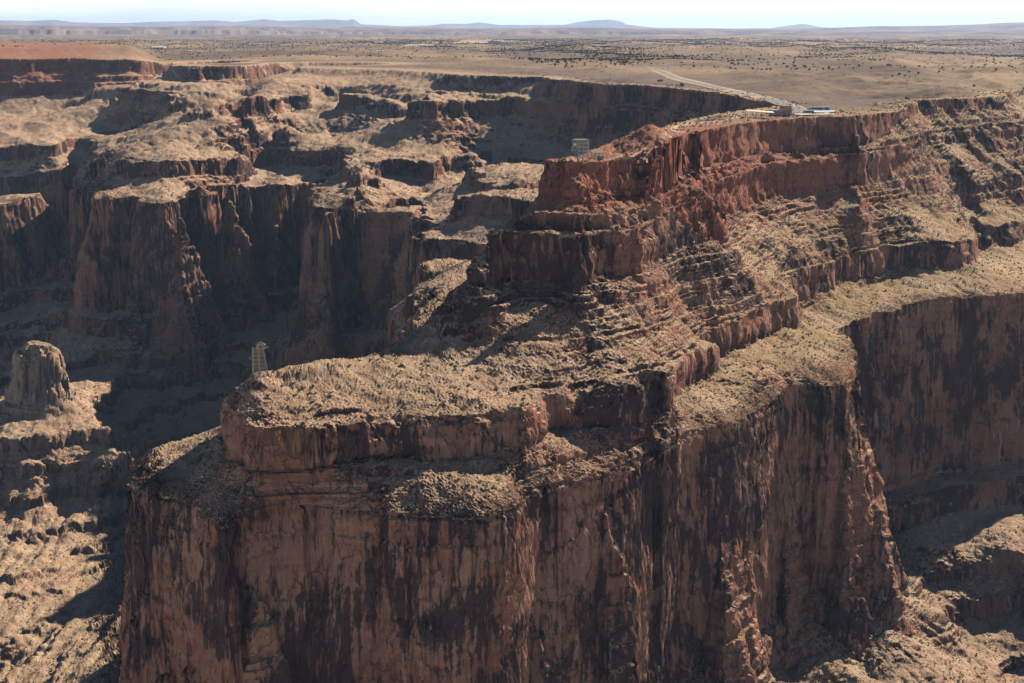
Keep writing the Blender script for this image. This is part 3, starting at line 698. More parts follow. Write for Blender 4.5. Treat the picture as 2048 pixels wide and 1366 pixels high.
range_mesh('distant_mountains', [(-400, 44), (0, 43), (60, 44), (110, 41.5), (150, 46), (250, 47.5), (300, 45), (380, 44), (430, 42.5), (470, 45), (530, 39.5), (560, 43), (620, 42), (660, 40.5), (690, 42), (708, 40), (722, 49), (800, 52), (860, 51), (890, 48), (930, 49), (960, 46), (1000, 51), (1050, 51), (1130, 50), (1155, 45), (1190, 41.5), (1220, 40.5), (1245, 45), (1252, 50), (1310, 56), (1400, 57), (1540, 57), (1570, 53), (1606, 48.5), (1640, 54), (1680, 57), (1900, 57), (2400, 57)], 55000, 61000, 66000, m_far, 60, False, 900, 40, 5)

# ------------------------------------------------------------------ haze: one closed box of even air
hz = bpy.data.materials.new('haze_air'); hz.use_nodes = True; hn = hz.node_tree; hn.nodes.clear()
pv_ = hn.nodes.new('ShaderNodeVolumePrincipled'); pv_.inputs['Color'].default_value = (0.50, 0.69, 1.0, 1)
pv_.inputs['Density'].default_value = HAZE_D; pv_.inputs['Anisotropy'].default_value = 0.25
ho_ = hn.nodes.new('ShaderNodeOutputMaterial'); hn.links.new(pv_.outputs[0], ho_.inputs['Volume'])
zb, zt, hs = -760.0, 800.0, 90000.0
me = bpy.data.meshes.new('haze')
me.from_pydata([(x, y, z) for z in (zb, zt) for x, y in ((-hs, -3000), (hs, -3000), (hs, hs), (-hs, hs))], [], [(0, 3, 2, 1), (4, 5, 6, 7), (0, 1, 5, 4), (1, 2, 6, 5), (2, 3, 7, 6), (3, 0, 4, 7)])
me.materials.append(hz); o = bpy.data.objects.new('haze', me); C.objects.link(o); tag(o, kind='stuff')

# ------------------------------------------------------------------ ground lookup
lnr = np.log(np.hypot(X, Y)); AZV = np.arctan2(X, Y)
def ground(x, y):
    a_, l_ = math.atan2(x, y), 0.5 * math.log(x * x + y * y)
    i = int(np.clip(np.searchsorted(az, a_), 1, NA - 2))
    j = int(np.clip(np.searchsorted(LR[i], l_), 1, NR - 2))
    return float(Z[i, j])

# ------------------------------------------------------------------ building blocks
def simple(name, col, rough=0.8, metal=0.0, var=0.25, scale=1.2):
    m, t, p = newmat(name); q = NB(t)
    gg = q.n('ShaderNodeTexCoord'); n1_ = q.noise(gg.outputs['Object'], scale, 4, 0.6)
    d = tuple(c * (1 - var) for c in col); e = tuple(min(1, c * (1 + var * 0.6)) for c in col)
    q.link(q.mix(q.ramp(n1_, 0.35, 0.65), d, e), p.inputs['Base Color'])
    p.inputs['Roughness'].default_value = rough; p.inputs['Metallic'].default_value = metal
    return m
M = dict(
    grey=simple('weathered_grey_timber', (0.27, 0.24, 0.19)), brown=simple('rusty_brown_timber', (0.27, 0.19, 0.13)),
    tan=simple('tan_roof_sheet', (0.62, 0.47, 0.33), var=0.1), orange=simple('orange_plaster', (0.55, 0.22, 0.12), var=0.12),
    pink=simple('pink_plaster', (0.55, 0.25, 0.21), var=0.12), glass=simple('dark_glass', (0.02, 0.025, 0.035), 0.08, 0, 0.1),
    white=simple('white_paint', (0.78, 0.78, 0.76), 0.35, var=0.06), metal=simple('bare_metal_roof', (0.45, 0.48, 0.55), 0.35, 0.6, 0.1),
    tyre=simple('black_rubber', (0.02, 0.02, 0.02), 0.9), teal=simple('teal_paint', (0.03, 0.26, 0.24), 0.5, var=0.1),
    dark=simple('dark_paint', (0.06, 0.035, 0.045), 0.35, var=0.1), navy=simple('dark_blue_paint', (0.06, 0.08, 0.13), 0.3, var=0.1),
    brownroof=simple('brown_roof', (0.27, 0.20, 0.14), var=0.2), steel=simple('galvanised_steel', (0.5, 0.5, 0.48), 0.5, 0.4),
    bark=simple('juniper_bark', (0.13, 0.09, 0.06)), asphalt=simple('asphalt', (0.115, 0.11, 0.11), 0.95, var=0.15, scale=0.08),
    gravel=simple('pale_gravel', (0.46, 0.38, 0.29), 0.95, var=0.15, scale=0.15), shoulder=simple('golden_shoulder', (0.27, 0.185, 0.09), 0.95, var=0.15, scale=0.05),
    paint=simple('road_paint', (0.72, 0.70, 0.62), 0.8), skin=simple('skin', (0.42, 0.26, 0.18)), concrete=simple('pale_runway', (0.52, 0.46, 0.36), 0.95, var=0.1, scale=0.01),
    jeans=simple('blue_cloth', (0.07, 0.09, 0.16)), red=simple('red_cloth', (0.35, 0.05, 0.05)), black=simple('black_cloth', (0.03, 0.03, 0.03)), wcloth=simple('white_cloth', (0.65, 0.65, 0.62)))
def leafmat(name, c1, c2):
    m, t, p = newmat(name); q = NB(t); oi = q.n('ShaderNodeObjectInfo'); gg = q.n('ShaderNodeNewGeometry')
    nn = q.noise(gg.outputs['Position'], 0.9, 3); q.link(q.mix(q.ramp(nn, 0.35, 0.65), c1, c2), p.inputs['Base Color'])
    p.inputs['Roughness'].default_value = 0.9; p.inputs['Specular IOR Level'].default_value = 0.1; return m
M['juniper'] = leafmat('juniper_foliage', (0.030, 0.042, 0.020), (0.065, 0.078, 0.038))
M['scrub'] = leafmat('scrub_foliage', (0.075, 0.075, 0.035), (0.17, 0.15, 0.07))
M['rubble'] = simple('rubble_rock', (0.40, 0.28, 0.20), 0.95, var=0.35, scale=0.3)

class MB:
    def __init__(s): s.v = []; s.f = []
    def add(s, v, f):
        k = len(s.v); s.v += [tuple(map(float, p)) for p in v]; s.f += [tuple(i + k for i in q) for q in f]; return s
    def box(s, c, d, rz=0.0, taper=1.0):
        cx, cy, cz = c; a, b_, h = d[0] / 2, d[1] / 2, d[2] / 2; co, si = math.cos(rz), math.sin(rz); v = []
        for z, k in ((-h, 1.0), (h, taper)):
            for x, y in ((-a, -b_), (a, -b_), (a, b_), (-a, b_)):
                x *= k; y *= k; v.append((cx + x * co - y * si, cy + x * si + y * co, cz + z))
        return s.add(v, [(0, 3, 2, 1), (4, 5, 6, 7), (0, 1, 5, 4), (1, 2, 6, 5), (2, 3, 7, 6), (3, 0, 4, 7)])
    def beam(s, p, q, w=0.2, h=None):
        h = h or w; p = np.array(p, float); q = np.array(q, float); d = q - p; L_ = np.linalg.norm(d); d /= L_ + 1e-9
        up = np.array([0, 0, 1.0]) if abs(d[2]) < 0.95 else np.array([1.0, 0, 0])
        a = np.cross(d, up); a /= np.linalg.norm(a); b_ = np.cross(a, d); v = []
        for e in (p, q):
            for i, j in ((-1, -1), (1, -1), (1, 1), (-1, 1)): v.append(e + a * w / 2 * i + b_ * h / 2 * j)
        return s.add(v, [(0, 3, 2, 1), (4, 5, 6, 7), (0, 1, 5, 4), (1, 2, 6, 5), (2, 3, 7, 6), (3, 0, 4, 7)])
    def cyl(s, c, r, w, axis='y', n=12):
        v = []
        for e in (-w / 2, w / 2):
            for k in range(n):
                t = 2 * math.pi * k / n; u, z = r * math.cos(t), r * math.sin(t)
                v.append((c[0] + u, c[1] + e, c[2] + z) if axis == 'y' else (c[0] + u, c[1] + z, c[2] + e))
        f = [(k, (k + 1) % n, n + (k + 1) % n, n + k) for k in range(n)] + [tuple(range(n))[::-1], tuple(range(n, 2 * n))]
        return s.add(v, f)
    def build(s, name, mat, parent=None, loc=None, bevel=0):
        me = bpy.data.meshes.new(name); me.from_pydata(s.v, [], s.f); me.validate(); me.update(); me.materials.append(M[mat] if isinstance(mat, str) else mat)
        o = bpy.data.objects.new(name, me); C.objects.link(o)
        if parent: o.parent = parent
        if loc is not None: o.location = loc
        if bevel:
            md = o.modifiers.new('bevel', 'BEVEL'); md.width = bevel; md.segments = 2
        return o
def thing(name, label, cat, loc, rz=0.0, group=None):
    o = bpy.data.objects.new(name, None); C.objects.link(o); o.location = loc; o.rotation_euler = (0, 0, rz); o.empty_display_size = 0.3
    return tag(o, label, cat, group)
def at(px, D, z=0.0, dz=0.0):
    x, y = px_D(px, D, z); return (x, y, ground(x, y) + dz)

# ------------------------------------------------------------------ road, lot and runway: sheets a little above the ground
def strip(name, P, w0, mat, dz, step=6.0):
    P = np.array(P, float); seg = np.hypot(*np.diff(P, axis=0).T); L_ = np.concatenate([[0], np.cumsum(seg)]); n = max(2, int(L_[-1] / step))
    t = np.linspace(0, L_[-1], n); x = np.interp(t, L_, P[:, 0]); y = np.interp(t, L_, P[:, 1])
    for _ in range(3): x[1:-1] = (x[:-2] + 2 * x[1:-1] + x[2:]) / 4; y[1:-1] = (y[:-2] + 2 * y[1:-1] + y[2:]) / 4
    tx = np.gradient(x); ty = np.gradient(y); l = np.hypot(tx, ty); nx, ny = -ty / l, tx / l
    w = np.interp(t / L_[-1], np.linspace(0, 1, len(w0)), w0) / 2; m_ = 5; A_ = np.linspace(-1, 1, m_)
    Xs = x[:, None] + nx[:, None] * w[:, None] * A_; Ys = y[:, None] + ny[:, None] * w[:, None] * A_
    Zs = np.array([[ground(a, b_) for a, b_ in zip(r1_, r2_)] for r1_, r2_ in zip(Xs, Ys)])
    Zs = np.maximum(Zs, Zs.mean(1, keepdims=True)) * 0 + Zs.max(1, keepdims=True) + dz
    k = np.ones(5) / 5; zz = np.convolve(np.pad(Zs[:, 0], 2, 'edge'), k, 'valid'); Zs = np.repeat(zz[:, None], m_, 1)
    o = grid_mesh(name, Xs, Ys, Zs, M[mat]); return tag(o, kind='structure')
strip('road_shoulder', ROADC, [16, 20, 26, 22, 30, 22, 26, 14, 5], 'shoulder', 0.12)
strip('road', ROADC, [9, 15, 12, 9, 8, 8, 7, 4], 'asphalt', 0.32)
lp = [px_D(p, D, 0) for p, D in [(1583, 1206), (1600, 1216), (1630, 1222), (1668, 1217)]]
strip('parking_gravel', lp, [20, 40, 44, 26], 'gravel', 0.16)
lq = [px_D(p, D, 0) for p, D in [(1592, 1232), (1606, 1232), (1640, 1236)]]
strip('parking_asphalt', lq, [18, 24, 22], 'asphalt', 0.36)
run = [px_D(p, D, 0) for p, D in [(800, 6200), (880, 7300), (1000, 9300)]]
strip('runway_verge', run, [130, 150, 200], 'shoulder', 0.5, 60)
strip('runway', run, [35, 38, 40], 'concrete', 1.2, 60)
dr2 = [px_D(p, D, 0) for p, D in [(330, 5400), (420, 5150), (490, 5300)]]
strip('dirt_road', dr2, [14, 14, 14], 'gravel', 0.6, 40)

# ------------------------------------------------------------------ aerial tramway headframe on the ledge
def xbrace(m, a, b_, c, d, w=0.12): m.beam(a, c, w); m.beam(b_, d, w)
hl = at(1166, 853, -8)
t = thing('tram_headframe', 'tall pale lattice headframe with an overhanging top standing on the red cliff ledge', 'headframe', hl, 0.15)
LX, LY = 3.0, 2.4; t.scale = (0.95, 0.95, 0.88)
for x in (-LX, 0, LX):
    for y in (-LY, LY): MB().beam((x, y, -0.8), (x, y, 14.5), 0.34).build('leg', 'grey', t)
m = MB()
for z in (2.6, 5.2, 7.8, 10.4, 12.6, 14.4):
    for y in (-LY, LY): m.beam((-LX, y, z), (LX, y, z), 0.18)
    for x in (-LX, 0, LX): m.beam((x, -LY, z), (x, LY, z), 0.24)
m.build('cross_beams', 'grey', t)
m = MB()
for z0_, z1_ in ((0, 2.6), (2.6, 5.2), (5.2, 7.8), (7.8, 10.4), (10.4, 12.6), (12.6, 14.4)):
    for y in (-LY, LY):
        for x0_, x1_ in ((-LX, 0), (0, LX)): xbrace(m, (x0_, y, z0_), (x1_, y, z0_), (x1_, y, z1_), (x0_, y, z1_), 0.10)
    for x in (-LX, LX): xbrace(m, (x, -LY, z0_), (x, LY, z0_), (x, LY, z1_), (x, -LY, z1_), 0.10)
m.build('bracing', 'grey', t)
m = MB()
for y in (-LY, LY):
    for z in (8.2, 10.6, 13.0, 15.2): m.beam((-7.4 + (z - 8.2) * 0.12, y, z), (LX + 0.8, y, z), 0.26)
    for x in (-7.2, -5.2): m.beam((x, y, 8.2), (x + 0.6, y, 15.2), 0.24)
    m.beam((-7.2, y, 8.2), (-LX, y, 1.2), 0.26); m.beam((-5.4, y, 8.2), (-LX, y, 4.0), 0.22)
    xbrace(m, (-7.2, y, 8.2), (-5.2, y, 8.2), (-5.0, y, 11), (-7.0, y, 11)); xbrace(m, (-5.2, y, 11), (-3, y, 11), (-3, y, 15.2), (-5, y, 15.2))
m.build('overhang_frame', 'grey', t)
m = MB()
for x in (-7, -5, -3, -1, 1, 3): m.beam((x, -LY - 0.5, 15.4), (x, LY + 0.5, 15.4), 0.22)
m.box((-1.9, 0, 15.7), (8, 4.2, 0.14)); m.build('top_deck', 'grey', t)
MB().cyl((-5.4, 0, 12.4), 1.1, 0.3, 'y', 16).build('cable_wheel', 'steel', t)
sl_ = at(1194, 873, -8)
t = thing('mine_shed', 'open timber shed with a brown pitched roof beside the tram headframe', 'shed', sl_, 0.1)
m = MB()
for x in (-3.4, -1.1, 1.1, 3.4):
    for y in (-2.4, 2.4): MB().beam((x, y, -0.6), (x, y, 4.6), 0.28).build('post', 'grey', t)
m = MB()
for y in (-2.4, 2.4):
    for z in (1.4, 3.0, 4.5): m.beam((-3.4, y, z), (3.4, y, z), 0.2)
    m.beam((-3.4, y, 0.2), (-1.1, y, 4.4), 0.14); m.beam((1.1, y, 4.4), (3.4, y, 0.2), 0.14)
for x in (-3.4, 3.4): m.beam((x, -2.4, 4.5), (x, 2.4, 4.5), 0.2)
m.build('wall_lattice', 'grey', t)
MB().add([(-3.9, -3, 4.6), (3.9, -3, 4.6), (3.9, 0, 6.2), (-3.9, 0, 6.2), (-3.9, 3, 4.6), (3.9, 3, 4.6), (-3.9, -3, 4.75), (3.9, -3, 4.75), (3.9, 0, 6.4), (-3.9, 0, 6.4), (-3.9, 3, 4.75), (3.9, 3, 4.75)],
    [(0, 3, 2, 1), (3, 4, 5, 2), (6, 7, 8, 9), (9, 8, 11, 10), (0, 1, 7, 6), (4, 10, 11, 5), (0, 6, 9, 3), (3, 9, 10, 4), (1, 2, 8, 7), (2, 5, 11, 8)]).build('roof', 'brownroof', t)
MB().box((1.6, 0.2, 1.2), (2.4, 3.0, 2.6)).build('ore_bin', 'brown', t)

# ------------------------------------------------------------------ lower tram tower on the mesa
tl = at(522, 693, -99)
t = thing('tram_tower', 'tall brown timber trestle tower leaning at the edge of the lower mesa', 'tower', (tl[0], tl[1], tl[2] - 0.6), 0.3)
bz = [(-4.0, 2.2), (-0.6, 2.2), (3.6, 2.2)]; tp = [(-3.6, 1.1), (-1.0, 1.1), (1.2, 1.1)]; HT = 15.8
for (bx0, by0), (tx0, ty0) in zip(bz, tp):
    for sgn in (-1, 1): MB().beam((bx0, by0 * sgn, -1.0), (tx0, ty0 * sgn, HT - (1.4 if bx0 < -2 else 0)), 0.36).build('leg', 'brown', t)
def tp_at(k, sgn, z): f = z / HT; return (bz[k][0] + (tp[k][0] - bz[k][0]) * f, (bz[k][1] + (tp[k][1] - bz[k][1]) * f) * sgn, z)
m = MB()
for z in (1.8, 3.9, 6.0, 8.1, 10.2, 12.2, 14.0):
    for sgn in (-1, 1):
        m.beam(tp_at(0, sgn, z), tp_at(2, sgn, z), 0.22)
    for k in range(3): m.beam(tp_at(k, -1, z), tp_at(k, 1, z), 0.2)
m.build('cross_beams', 'brown', t)
m = MB(); zs_ = (0, 1.8, 3.9, 6.0, 8.1, 10.2, 12.2, 14.0)
for z0_, z1_ in zip(zs_[:-1], zs_[1:]):
    for sgn in (-1, 1):
        for k in (0, 1): m.beam(tp_at(k, sgn, z0_), tp_at(k + 1, sgn, z1_), 0.14)
    m.beam(tp_at(2, -1, z0_), tp_at(2, 1, z1_), 0.14); m.beam(tp_at(0, 1, z0_), tp_at(0, -1, z1_), 0.14)
m.build('bracing', 'brown', t)
m = MB(); hb = HT
for sgn in (-1, 1): m.beam((-1.6, 1.5 * sgn, hb), (2.6, 1.5 * sgn, hb), 0.3); m.beam((-1.6, 1.5 * sgn, hb), (0.3, 0, hb + 1.6), 0.22); m.beam((2.6, 1.5 * sgn, hb), (0.3, 0, hb + 1.6), 0.22)
m.beam((-1.6, -1.7, hb), (-1.6, 1.7, hb), 0.3); m.beam((2.6, -1.7, hb), (2.6, 1.7, hb), 0.3); m.beam((-1.6, -1.5, hb - 1.8), (2.6, -1.5, hb - 1.8), 0.24); m.beam((-1.6, 1.5, hb - 1.8), (2.6, 1.5, hb - 1.8), 0.24)
for x in (-1.6, 2.6):
    for y in (-1.5, 1.5): m.beam((x, y, hb - 1.8), (x, y, hb), 0.24)
m.build('head_frame', 'brown', t)
m = MB().beam((-2.2, 0, 12.6), (4.6, 0, 14.6), 0.26); m.build('cable_arm', 'brown', t)
MB().beam((-6.0, 0, 9.2), (-3.7, 0, 10.6), 0.2).beam((-6.0, 0, 9.2), (-3.9, 0, 8.4), 0.16).build('side_arm', 'brown', t)

# ------------------------------------------------------------------ restaurant at the end of the road
BX, BD = 1562, 1196
rl = at(BX, BD); rz_ = 0.12
t = thing('restaurant_building', 'two storey orange and pink flat roofed building beside the parking lot at the cliff edge', 'building', rl, rz_)
w_ = MB().box((-4.5, 0, 2.3), (9.5, 8, 5.6)); wl = w_.build('wall', 'pink', t); wl['label'] = 'pink single storey wall'
up_ = MB().box((4.2, 1.0, 4.0), (7.6, 8, 9.0)); wu = up_.build('wall', 'orange', t); wu['label'] = 'orange two storey wall'
MB().box((-4.6, 0, 5.3), (10.2, 8.8, 0.35)).build('roof', 'metal', t)
MB().box((4.2, 1.0, 8.7), (8.4, 8.8, 0.35)).build('roof', 'brownroof', t)
for x in (-7.6, -5.2, -2.2):
    wn = MB().box((x, -4.04, 3.0), (1.3, 0.16, 1.2)).build('window', 'white', t); MB().box((x, -4.14, 3.0), (1.0, 0.06, 0.9)).build('pane', 'glass', wn)
for x, z in ((2.2, 6.2), (5.8, 6.2), (5.8, 2.0)):
    wn = MB().box((x, -3.04, z), (1.5, 0.16, 1.3)).build('window', 'white', t); MB().box((x, -3.14, z), (1.2, 0.06, 1.0)).build('pane', 'glass', wn)
dd_ = MB().box((-0.6, -4.05, 1.2), (1.2, 0.16, 2.3)).build('door', 'white', t); MB().box((-0.2, -4.16, 1.2), (0.1, 0.08, 0.3)).build('handle', 'steel', dd_)
m = MB(); m.box((8.9, 0.5, 4.4), (1.9, 7, 0.2))
for z in (1.2, 2.4, 3.6, 5.2, 6.4, 7.4): m.box((9.6, -1.4 + z * 0.3, z), (0.9, 2.2, 0.1))
for x, y in ((8.2, -2.8), (9.8, -2.8), (9.8, 3.6)): m.beam((x, y, -0.3), (x, y, 8.0), 0.16)
m.beam((8.2, -2.8, 5.4), (9.8, -2.8, 5.4), 0.1); m.beam((9.8, -2.8, 5.4), (9.8, 3.6, 5.4), 0.1); m.beam((8.2, -2.8, 7.6), (9.8, -2.8, 7.6), 0.1)
m.build('outside_stair', 'steel', t)
cl_ = at(1521, 1160)
t = thing('shade_canopy', 'long tan open canopy on posts beside the pink restaurant', 'canopy', cl_, 0.05)
MB().add([(-12, -4, 5.6), (10.5, -4, 3.9), (10.5, 5, 3.9), (-12, 5, 5.6), (-12, -4, 5.9), (10.5, -4, 4.2), (10.5, 5, 4.9), (-12, 5, 6.4)], [(0, 3, 2, 1), (4, 5, 6, 7), (0, 1, 5, 4), (1, 2, 6, 5), (2, 3, 7, 6), (3, 0, 4, 7)]).build('roof', 'tan', t)
for x in (-11.4, -7, -2.6, 1.8, 6, 10):
    for y in (-3.6, 4.6): MB().beam((x, y, -1.5), (x, y, 5.2 - (x + 12) * 0.06), 0.24).build('post', 'brown', t)
for k, (x, y) in enumerate([(-8.6, -1.6), (-4.8, -2.0), (-1, -1.5), (3.0, -2.1), (7.2, -1.4), (-6.6, 2.2), (0.8, 2.4)]):
    c, s_ = math.cos(0.05), math.sin(0.05); wx, wy = cl_[0] + x * c - y * s_, cl_[1] + x * s_ + y * c
    tb = thing('picnic_table', 'white picnic table in the shade under the long tan canopy', 'table', (wx, wy, ground(wx, wy)), 0.3 * k, 'picnic tables under the canopy')
    MB().box((0, 0, 0.76), (1.9, 0.8, 0.08)).build('table_top', 'white', tb)
    for yy in (-0.75, 0.75): MB().box((0, yy, 0.45), (1.9, 0.28, 0.06)).build('bench', 'white', tb)
    for xx in (-0.7, 0.7): MB().beam((xx, -0.7, 0), (xx, 0.2, 0.74), 0.07).beam((xx, 0.7, 0), (xx, -0.2, 0.74), 0.07).beam((xx, -0.8, 0.42), (xx, 0.8, 0.42), 0.06).build('leg', 'steel', tb)

# ------------------------------------------------------------------ vehicles
def hull(prof, w, z0_, ins=0.12):
    """side profile (x, z) swept across the width with slightly tucked top"""
    zm = max(z for _, z in prof); v = []; n = len(prof)
    for sgn in (-1, 1):
        for x, z in prof: v.append((x, sgn * (w / 2 - ins * max(0, (z - z0_) / (zm - z0_) - 0.5) * 2), z))
    f = [tuple(range(n))[::-1], tuple(range(n, 2 * n))] + [(k, (k + 1) % n, n + (k + 1) % n, n + k) for k in range(n)]
    return MB().add(v, f)
def wheels(t, xs, w, r):
    for x in xs:
        for sgn in (-1, 1):
            ty = MB().cyl((x, sgn * (w / 2 - 0.12), r), r, 0.28, 'y', 16).build('wheel', 'tyre', t)
            MB().cyl((x, sgn * (w / 2 + 0.03), r), r * 0.55, 0.05, 'y', 12).build('rim', 'steel', ty)
def coach(label, px, D, rz, paint, L_=12.0):
    t = thing('tour_coach', label, 'bus', at(px, D, 0, 0.4), rz, 'tour coaches in the parking lot')
    h = L_ / 2; W_ = 2.5
    b0 = hull([(-h, 0.4), (-h, 1.4), (-h + 0.15, 3.1), (-h + 0.5, 3.35), (h - 0.9, 3.35), (h - 0.35, 2.9), (h, 1.4), (h, 0.4)], W_, 0.4, 0.1).build('body', paint, t, bevel=0.08)
    for sgn in (-1, 1):
        MB().box((-0.3, sgn * (W_ / 2 - 0.02), 2.15), (L_ - 2.2, 0.08, 0.95)).build('side_glass', 'glass', t)
    MB().add([(h - 0.02, -1.05, 1.45), (h - 0.02, 1.05, 1.45), (h - 0.36, 1.0, 2.85), (h - 0.36, -1.0, 2.85), (h + 0.05, -1.05, 1.45), (h + 0.05, 1.05, 1.45), (h - 0.28, 1.0, 2.88), (h - 0.28, -1.0, 2.88)], [(0, 3, 2, 1), (4, 5, 6, 7), (0, 1, 5, 4), (1, 2, 6, 5), (2, 3, 7, 6), (3, 0, 4, 7)]).build('windscreen', 'glass', t)
    for sgn in (-1, 1): MB().box((h + 0.02, sgn * 0.9, 0.9), (0.08, 0.4, 0.22)).build('headlight', 'white', t)
    for sgn in (-1, 1): MB().beam((h - 0.1, sgn * 1.25, 2.3), (h + 0.3, sgn * 1.5, 2.1), 0.1).build('mirror', 'dark', t)
    MB().box((-h + 2.5, 0, 3.42), (2.2, 1.7, 0.22)).build('roof_unit', 'steel', t)
    wheels(t, (h - 2.4, -h + 3.0, -h + 1.9), W_, 0.5); return t
coach('white coach nearest the cliff edge, in front of the two blue glazed coaches', 1620, 1226, math.radians(196), 'white')
coach('left one of the two blue glazed white coaches behind the shelter', 1633, 1262, math.radians(172), 'white')
coach('right one of the two blue glazed white coaches behind the shelter', 1646, 1272, math.radians(185), 'white', 11.0)
def car(name, label, cat, px, D, rz, paint, suv=False):
    t = thing(name, label, cat, at(px, D, 0, 0.4), rz); k = 0.25 if suv else 0.0
    hull([(-2.25, 0.35), (-2.3, 0.95 + k), (-1.9 if suv else -1.3, 1.0 + k), (-1.7 if suv else -0.9, 1.45 + k), (0.5, 1.5 + k), (1.15, 1.0 + k), (2.2, 0.85 + k), (2.3, 0.4)], 1.85, 0.35, 0.16).build('body', paint, t, bevel=0.06)
    for sgn in (-1, 1): MB().box((-0.45, sgn * 0.86, 1.2 + k), (2.1 if suv else 1.6, 0.06, 0.3)).build('side_window', 'glass', t)
    MB().beam((0.62, 0, 1.46 + k), (1.18, 0, 1.03 + k), 1.35, 0.06).build('windscreen', 'glass', t)
    for sgn in (-1, 1): MB().box((2.27, sgn * 0.65, 0.7 + k), (0.08, 0.32, 0.14)).build('headlight', 'white', t)
    wheels(t, (1.4, -1.4), 1.85, 0.34)
car('parked_car', 'white car parked at the right foot of the orange building', 'car', 1584, 1193, math.radians(15), 'white', True)
car('parked_van', 'dark maroon van parked at the right end of the white shade shelter', 'van', 1667, 1222, math.radians(-12), 'dark', True)
sh = at(1649, 1212, 0, 0.2)
t = thing('shade_shelter', 'flat white roofed shelter on posts in front of the parked coaches', 'shelter', sh, -0.05)
MB().add([(-9, -3.4, 2.9), (8, -3.4, 3.3), (8, 3.6, 3.8), (-9, 3.6, 3.4), (-9, -3.4, 3.05), (8, -3.4, 3.45), (8, 3.6, 3.95), (-9, 3.6, 3.55)], [(0, 3, 2, 1), (4, 5, 6, 7), (0, 1, 5, 4), (1, 2, 6, 5), (2, 3, 7, 6), (3, 0, 4, 7)]).build('roof', 'white', t)
for x in (-8.4, -4.4, -0.4, 3.6, 7.4):
    for y in (-3.0, 3.2): MB().beam((x, y, -0.3), (x, y, 3.25 + (x + 9) * 0.02), 0.18).build('post', 'steel', t)
m = MB()
for x in (-6.4, -2.4, 1.6, 5.4): m.box((x, 1.5, 0.45), (2.4, 0.5, 0.1)); m.box((x - 1, 1.5, 0.2), (0.1, 0.4, 0.45)); m.box((x + 1, 1.5, 0.2), (0.1, 0.4, 0.45))
m.build('benches', 'dark', t)
dl = at(1574, 1188, 0, 0.1)
t = thing('dumpster', 'teal green dumpster in front of the orange building', 'dumpster', dl, 0.1)
MB().add([(-1.2, -0.7, 0.1), (1.2, -0.7, 0.1), (1.2, 0.7, 0.1), (-1.2, 0.7, 0.1), (-1.4, -1.0, 1.4), (1.4, -1.0, 1.4), (1.4, 0.9, 1.7), (-1.4, 0.9, 1.7)], [(0, 3, 2, 1), (0, 1, 5, 4), (1, 2, 6, 5), (2, 3, 7, 6), (3, 0, 4, 7), (4, 5, 6, 7)]).build('bin', 'teal', t)
MB().add([(-1.45, -1.05, 1.42), (1.45, -1.05, 1.42), (1.45, 0.95, 1.74), (-1.45, 0.95, 1.74), (-1.45, -1.05, 1.5), (1.45, -1.05, 1.5), (1.45, 0.95, 1.82), (-1.45, 0.95, 1.82)], [(0, 3, 2, 1), (4, 5, 6, 7), (0, 1, 5, 4), (1, 2, 6, 5), (2, 3, 7, 6), (3, 0, 4, 7)]).build('lid', 'dark', t)
ul = at(1578, 1345, 0, 0.2)
t = thing('sign_box', 'small dark signboard on two posts on the left verge of the road', 'sign', ul, 0.2)
MB().box((0, 0, 1.7), (2.8, 0.3, 1.7)).build('board', 'dark', t)
for x in (-1.1, 1.1): MB().beam((x, 0, -0.3), (x, 0, 1.2), 0.18).build('post', 'brown', t)

